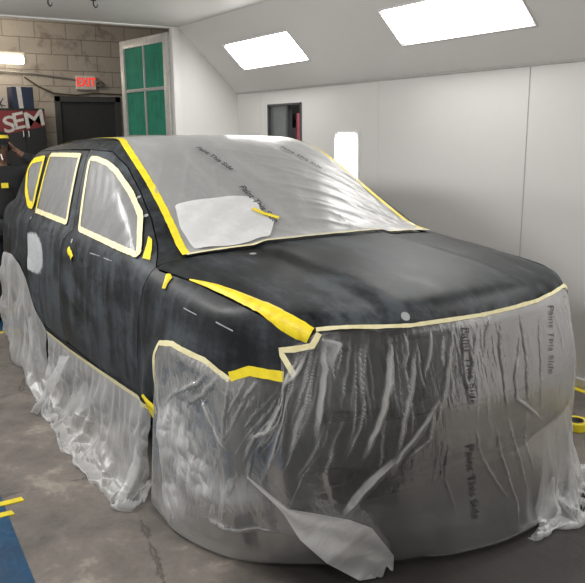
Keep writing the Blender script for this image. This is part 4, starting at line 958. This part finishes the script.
# ---------------------------------------------------------------- the person behind the car
def skin(name, nodes, edges, mat, parent, root, sub=2, post=None):
    ks = list(nodes); ix = {k: i for i, k in enumerate(ks)}
    me = bpy.data.meshes.new(name); me.from_pydata([nodes[k][0] for k in ks], [(ix[a], ix[b]) for a, b in edges], []); o = bpy.data.objects.new(name, me); C.objects.link(o)
    o.modifiers.new('skin', 'SKIN'); s = o.modifiers.new('sub', 'SUBSURF'); s.levels = s.render_levels = sub
    sv = me.skin_vertices[0].data
    for k in ks:
        r = nodes[k][1]; sv[ix[k]].radius = (r, r) if np.isscalar(r) else r; sv[ix[k]].use_root = (k == root)
    bpy.context.view_layer.update(); dg = bpy.context.evaluated_depsgraph_get(); m2 = bpy.data.meshes.new_from_object(o.evaluated_get(dg))
    bpy.data.objects.remove(o); bpy.data.meshes.remove(me); m2.name = name
    if post:
        for vtx in m2.vertices: vtx.co = post(vtx.co)
    m2.polygons.foreach_set('use_smooth', [True]*len(m2.polygons)); m2.materials.clear()
    return link(name, m2, mat, parent)
# person axes: x the way they face, y their left, z up
per = empty('person', (-2.87, -.68, 0), math.radians(-14)); per.scale = (.955,.955,.955); tag(per, 'person in black cap and shirt behind the car, hand raised to the cap', 'person')
skinm = plain('skin_tone', (.15,.075,.048), .55, var=.1, scale=12.); cloth = plain('black_cloth', (.006,.006,.0065), .85, var=.3, scale=40., bump=.1); denim = plain('dark_trousers', (.015,.017,.021), .85)
B = {'pel': ((0,0,.93), (.15,.11)), 'wst': ((.0,0,1.06), (.13,.095)), 'chs': ((.0,0,1.26), (.155,.105)), 'nb': ((0,0,1.40), (.075,.065)), 'nk': ((.01,0,1.455), .052),
 'jaw': ((.045,0,1.525), (.062,.072)), 'hd': ((.025,0,1.60), (.078,.092)), 'tp': ((.015,0,1.67), (.066,.076)),
 'ls': ((0,.175,1.375), .062), 'le': ((.10,.36,1.415), .045), 'lw': ((.07,.185,1.515), .029), 'lp': ((.055,.135,1.55), (.032,.018)),
 'rs': ((0,-.175,1.375), .062), 're': ((-.02,-.26,1.10), .045), 'rw': ((.08,-.27,.88), .029), 'rp': ((.10,-.265,.80), (.018,.036)),
 'lh': ((0,.095,.88), .092), 'lk': ((.015,.11,.48), .058), 'la': ((-.01,.12,.09), .042), 'lt': ((.13,.13,.045), (.042,.03)),
 'rh': ((0,-.095,.88), .092), 'rk': ((.015,-.11,.48), .058), 'ra': ((-.01,-.12,.09), .042), 'rt': ((.13,-.13,.045), (.042,.03))}
Ed = [('pel','wst'), ('wst','chs'), ('chs','nb'), ('nb','nk'), ('nk','jaw'), ('jaw','hd'), ('hd','tp'), ('chs','ls'), ('ls','le'), ('le','lw'), ('lw','lp'), ('chs','rs'), ('rs','re'), ('re','rw'), ('rw','rp'), ('pel','lh'), ('lh','lk'), ('lk','la'), ('la','lt'), ('pel','rh'), ('rh','rk'), ('rk','ra'), ('ra','rt')]
for i, (dx, dz, l) in enumerate(((.030,.028,.92), (.010,.036,1.), (-.012,.034,.95), (-.032,.022,.78))):     # raised hand, fingers bent against the cap
    b0 = B['lp'][0]; p = [(b0[0]+dx*.9, b0[1]-.008, b0[2]+.024), (b0[0]+dx*1.15, b0[1]-.028, b0[2]+.024+.034*l), (b0[0]+dx*1.15, b0[1]-.052, b0[2]+.028+.052*l)]
    ns = ['f%d%d' % (i, j) for j in range(3)]; [B.__setitem__(n_, (q, r)) for n_, q, r in zip(ns, p, (.0095,.009,.0075))]; Ed += [('lp', ns[0]), (ns[0], ns[1]), (ns[1], ns[2])]
B['t0'] = ((.092,.128,1.548), .011); B['t1'] = ((.108,.108,1.566), .009); Ed += [('lp','t0'), ('t0','t1')]
for i, (dx, l) in enumerate(((.03,.95), (.01,1.), (-.01,.95), (-.03,.75))):
    b0 = B['rp'][0]; p = [(b0[0]+dx, b0[1]+.002, b0[2]-.035), (b0[0]+dx+.008, b0[1]+.006, b0[2]-.035-.034*l), (b0[0]+dx+.006, b0[1]+.018, b0[2]-.035-.06*l)]
    ns = ['g%d%d' % (i, j) for j in range(3)]; [B.__setitem__(n_, (q, r)) for n_, q, r in zip(ns, p, (.0095,.009,.0075))]; Ed += [('rp', ns[0]), (ns[0], ns[1]), (ns[1], ns[2])]
B['h0'] = ((.135,-.25,.80), .011); B['h1'] = ((.142,-.243,.765), .009); Ed += [('rp','h0'), ('h0','h1')]
def face(c):
    x, y, z = c
    if 1.47 < z < 1.68 and x > .05 and abs(y) < .09:                     # nose, brow, sockets, lips, chin
        gb = lambda cy, cz, sy, sz: math.exp(-((abs(y)-cy)/sy)**2-((z-cz)/sz)**2)
        x += .022*gb(0,1.565,.013,.022)+.006*gb(0,1.595,.010,.02)-.010*gb(.031,1.598,.016,.012)+.007*gb(.03,1.618,.03,.008)+.006*gb(0,1.532,.022,.006)-.004*gb(0,1.524,.022,.003)+.006*gb(0,1.518,.02,.005)+.008*gb(0,1.488,.022,.012)
    return (x, y, z)
skin('body', B, Ed, skinm, per, 'pel', 3, face)
ofs = lambda ks, d, e=(): {k: (B[k][0], tuple(np.array(B[k][1] if not np.isscalar(B[k][1]) else (B[k][1],)*2)+d)) for k in ks}
S = ofs(('pel','wst','chs','nb','ls','rs'), .016); S['nb'] = ((0,0,1.405), (.082,.074)); mid = lambda a, b, t: tuple(np.array(B[a][0])*(1-t)+np.array(B[b][0])*t)
S['l0'] = (B['le'][0], .066); S['l1'] = (mid('le','lw',.5), .058); S['l2'] = (mid('le','lw',1.), .046); S['r1'] = (mid('rs','re',.75), .066); S['pel'] = ((0,0,.90), (.17,.13))
skin('shirt', S, [('pel','wst'), ('wst','chs'), ('chs','nb'), ('chs','ls'), ('chs','rs'), ('ls','l0'), ('l0','l1'), ('l1','l2'), ('rs','r1')], cloth, per, 'pel', 2)
Tn = ofs(('pel','lh','lk','la','rh','rk','ra'), .016); skin('trousers', Tn, [('pel','lh'), ('lh','lk'), ('lk','la'), ('pel','rh'), ('rh','rk'), ('rk','ra')], denim, per, 'pel', 2)
for sgn in (1, -1): skin('shoe', {'h': ((-.045,sgn*.12,.052), (.046,.044)), 'm': ((.06,sgn*.125,.05), (.052,.042)), 't': ((.17,sgn*.13,.04), (.046,.030))}, [('h','m'), ('m','t')], cloth, per, 'h', 2)
bm = bmesh.new()
for (a, b) in ((.0, 1),):
    rg = lathe(bm, [(.098,1.605), (.100,1.635), (.096,1.672), (.078,1.705), (.045,1.724), (.004,1.73)], 28, Matrix.Translation((.018,0,0)) @ Matrix.Diagonal((1.06,.92,1,1)))
vs0 = [bm.verts.new((.10+.0*t, math.sin(t)*.078, 1.612)) for t in np.linspace(-1.4, 1.4, 11)]; vs1 = [bm.verts.new((.10+.105*math.cos(t), math.sin(t)*.085, 1.600-.012*abs(math.sin(t)))) for t in np.linspace(-1.4, 1.4, 11)]
for i in range(10): bm.faces.new((vs0[i], vs0[i+1], vs1[i+1], vs1[i]))
cap = frombm('cap', bm, cloth, per, True)
bm = bmesh.new()
for i in range(8):
    a0, a1 = [math.radians(q) for q in (-8+i*11, 3+i*11)]
    P_ = lambda a, z, r: (.018+r*1.075*math.cos(a), r*.935*math.sin(a), z)
    bm.faces.new([bm.verts.new(P_(*q)) for q in ((a0,1.664,.099), (a1,1.662,.099), (a1,1.690,.088), (a0,1.692,.088))])
frombm('cap_emblem', bm, M['yellow'], cap)
for sgn in (1, -1):
    bm = bmesh.new(); bmesh.ops.create_uvsphere(bm, u_segments=12, v_segments=8, radius=.012, matrix=Matrix.Translation((.098,sgn*.031,1.595))); frombm('eye', bm, plain('eye_white', (.5,.48,.45), .3), per, True)
    bm = bmesh.new(); bmesh.ops.create_uvsphere(bm, u_segments=12, v_segments=8, radius=1, matrix=Matrix.Translation((.02,sgn*.088,1.575)) @ Matrix.Diagonal((.02,.010,.032,1))); frombm('ear', bm, skinm, per, True)
bm = bmesh.new(); lathe(bm, [(.086,1.55), (.094,1.58), (.096,1.62)], 24, Matrix.Translation((.002,0,0)) @ Matrix.Diagonal((1.0,.96,1,1)))
bmesh.ops.delete(bm, geom=[f for f in bm.faces if f.calc_center_median().x > .045], context='FACES'); frombm('hair', bm, plain('dark_hair', (.015,.011,.009), .7), per, True)
bm = bmesh.new(); box(bm, (.139,-.005,1.225), (.142,.055,1.27), .0); frombm('shirt_emblem', bm, M['yellow'], per)
e = empty('cigarette', (0,0,0)); e.parent = None
bm = bmesh.new(); tube(bm, [(0,0,0), (.055,.012,-.048)], .0055, 10); o = frombm('cigarette', bm, plain('cigarette_white', (.75,.73,.70), .7), None, True)
bpy.data.objects.remove(e); o.name = 'cigarette'
o.matrix_world = Matrix.Translation((-2.87,-.68,0)) @ Matrix.Rotation(math.radians(-14), 4, 'Z') @ Matrix.Scale(.955, 4) @ Matrix.Translation((.118,.016,1.523)); tag(o, 'white cigarette hanging from the lips of the person', 'cigarette')
# ---------------------------------------------------------------- light
w = bpy.data.worlds.new('world'); bpy.context.scene.world = w; w.use_nodes = True
w.node_tree.nodes['Background'].inputs[0].default_value = (.9,.95,1,1); w.node_tree.nodes['Background'].inputs[1].default_value = .05
def area(name, loc, tgt, sx, sy, e, col=(1,.99,.972)):
    l = bpy.data.lights.new(name, 'AREA'); l.shape = 'RECTANGLE'; l.size = sx; l.size_y = sy; l.energy = e; l.color = col
    o = bpy.data.objects.new(name, l); C.objects.link(o); o.location = loc; dv = Vector(tgt)-Vector(loc); o.rotation_euler = dv.to_track_quat('-Z', 'Y').to_euler(); return o
for i, x in enumerate((-2.24, .2, 2.65, 5.0)): area('booth_lamp_left', (x,-2.02,2.30), (x,-1.3,1.6), 1.2, .33, (32, 36, 30, 10)[i])
for i, x in enumerate((2.65, 5.0)): area('booth_lamp_right', (x,1.57,2.30), (x,.8,1.6), 1.2, .33, (26, 12)[i])
area('store_fill', (-2.0,2.2,2.5), (-2.8,2.4,1.5), .3, .3, 9)  # added fill light, no fixture, brightens the things behind the window
area('workshop_lamp', (-5.2,-.6,3.2), (-6.4,0,1.5), 1.2, .3, 30, (1,.88,.72))
# ---------------------------------------------------------------- camera
cam = bpy.data.cameras.new('camera'); co = bpy.data.objects.new('camera', cam); C.objects.link(co)
yaw, pitch, roll, fpx = math.radians(147.68), math.radians(-12.22), math.radians(-.5), 740.
fw = Vector((math.cos(pitch)*math.cos(yaw), math.cos(pitch)*math.sin(yaw), math.sin(pitch)))
r0 = fw.cross(Vector((0,0,1))).normalized(); u0 = r0.cross(fw)
rr = r0*math.cos(roll)+u0*math.sin(roll); ur = u0*math.cos(roll)-r0*math.sin(roll)
co.matrix_world = Matrix.Translation((3.985,-2.032,1.625)) @ Matrix((rr, ur, -fw)).transposed().to_4x4()
cam.sensor_fit = 'HORIZONTAL'; cam.sensor_width = 36.; cam.lens = 36.*fpx/585.; cam.clip_start = .05; cam.clip_end = 60
bpy.context.scene.camera = co
sc = bpy.context.scene
sc.view_settings.view_transform = 'Standard'; sc.view_settings.look = 'None'; sc.view_settings.exposure = 0.; sc.view_settings.gamma = 1.
sc.cycles.transparent_max_bounces = 24; sc.cycles.max_bounces = 10; sc.cycles.diffuse_bounces = 5
sc.cycles.sample_clamp_indirect = 6.
try: sc.cycles.use_denoising = True
except Exception: pass
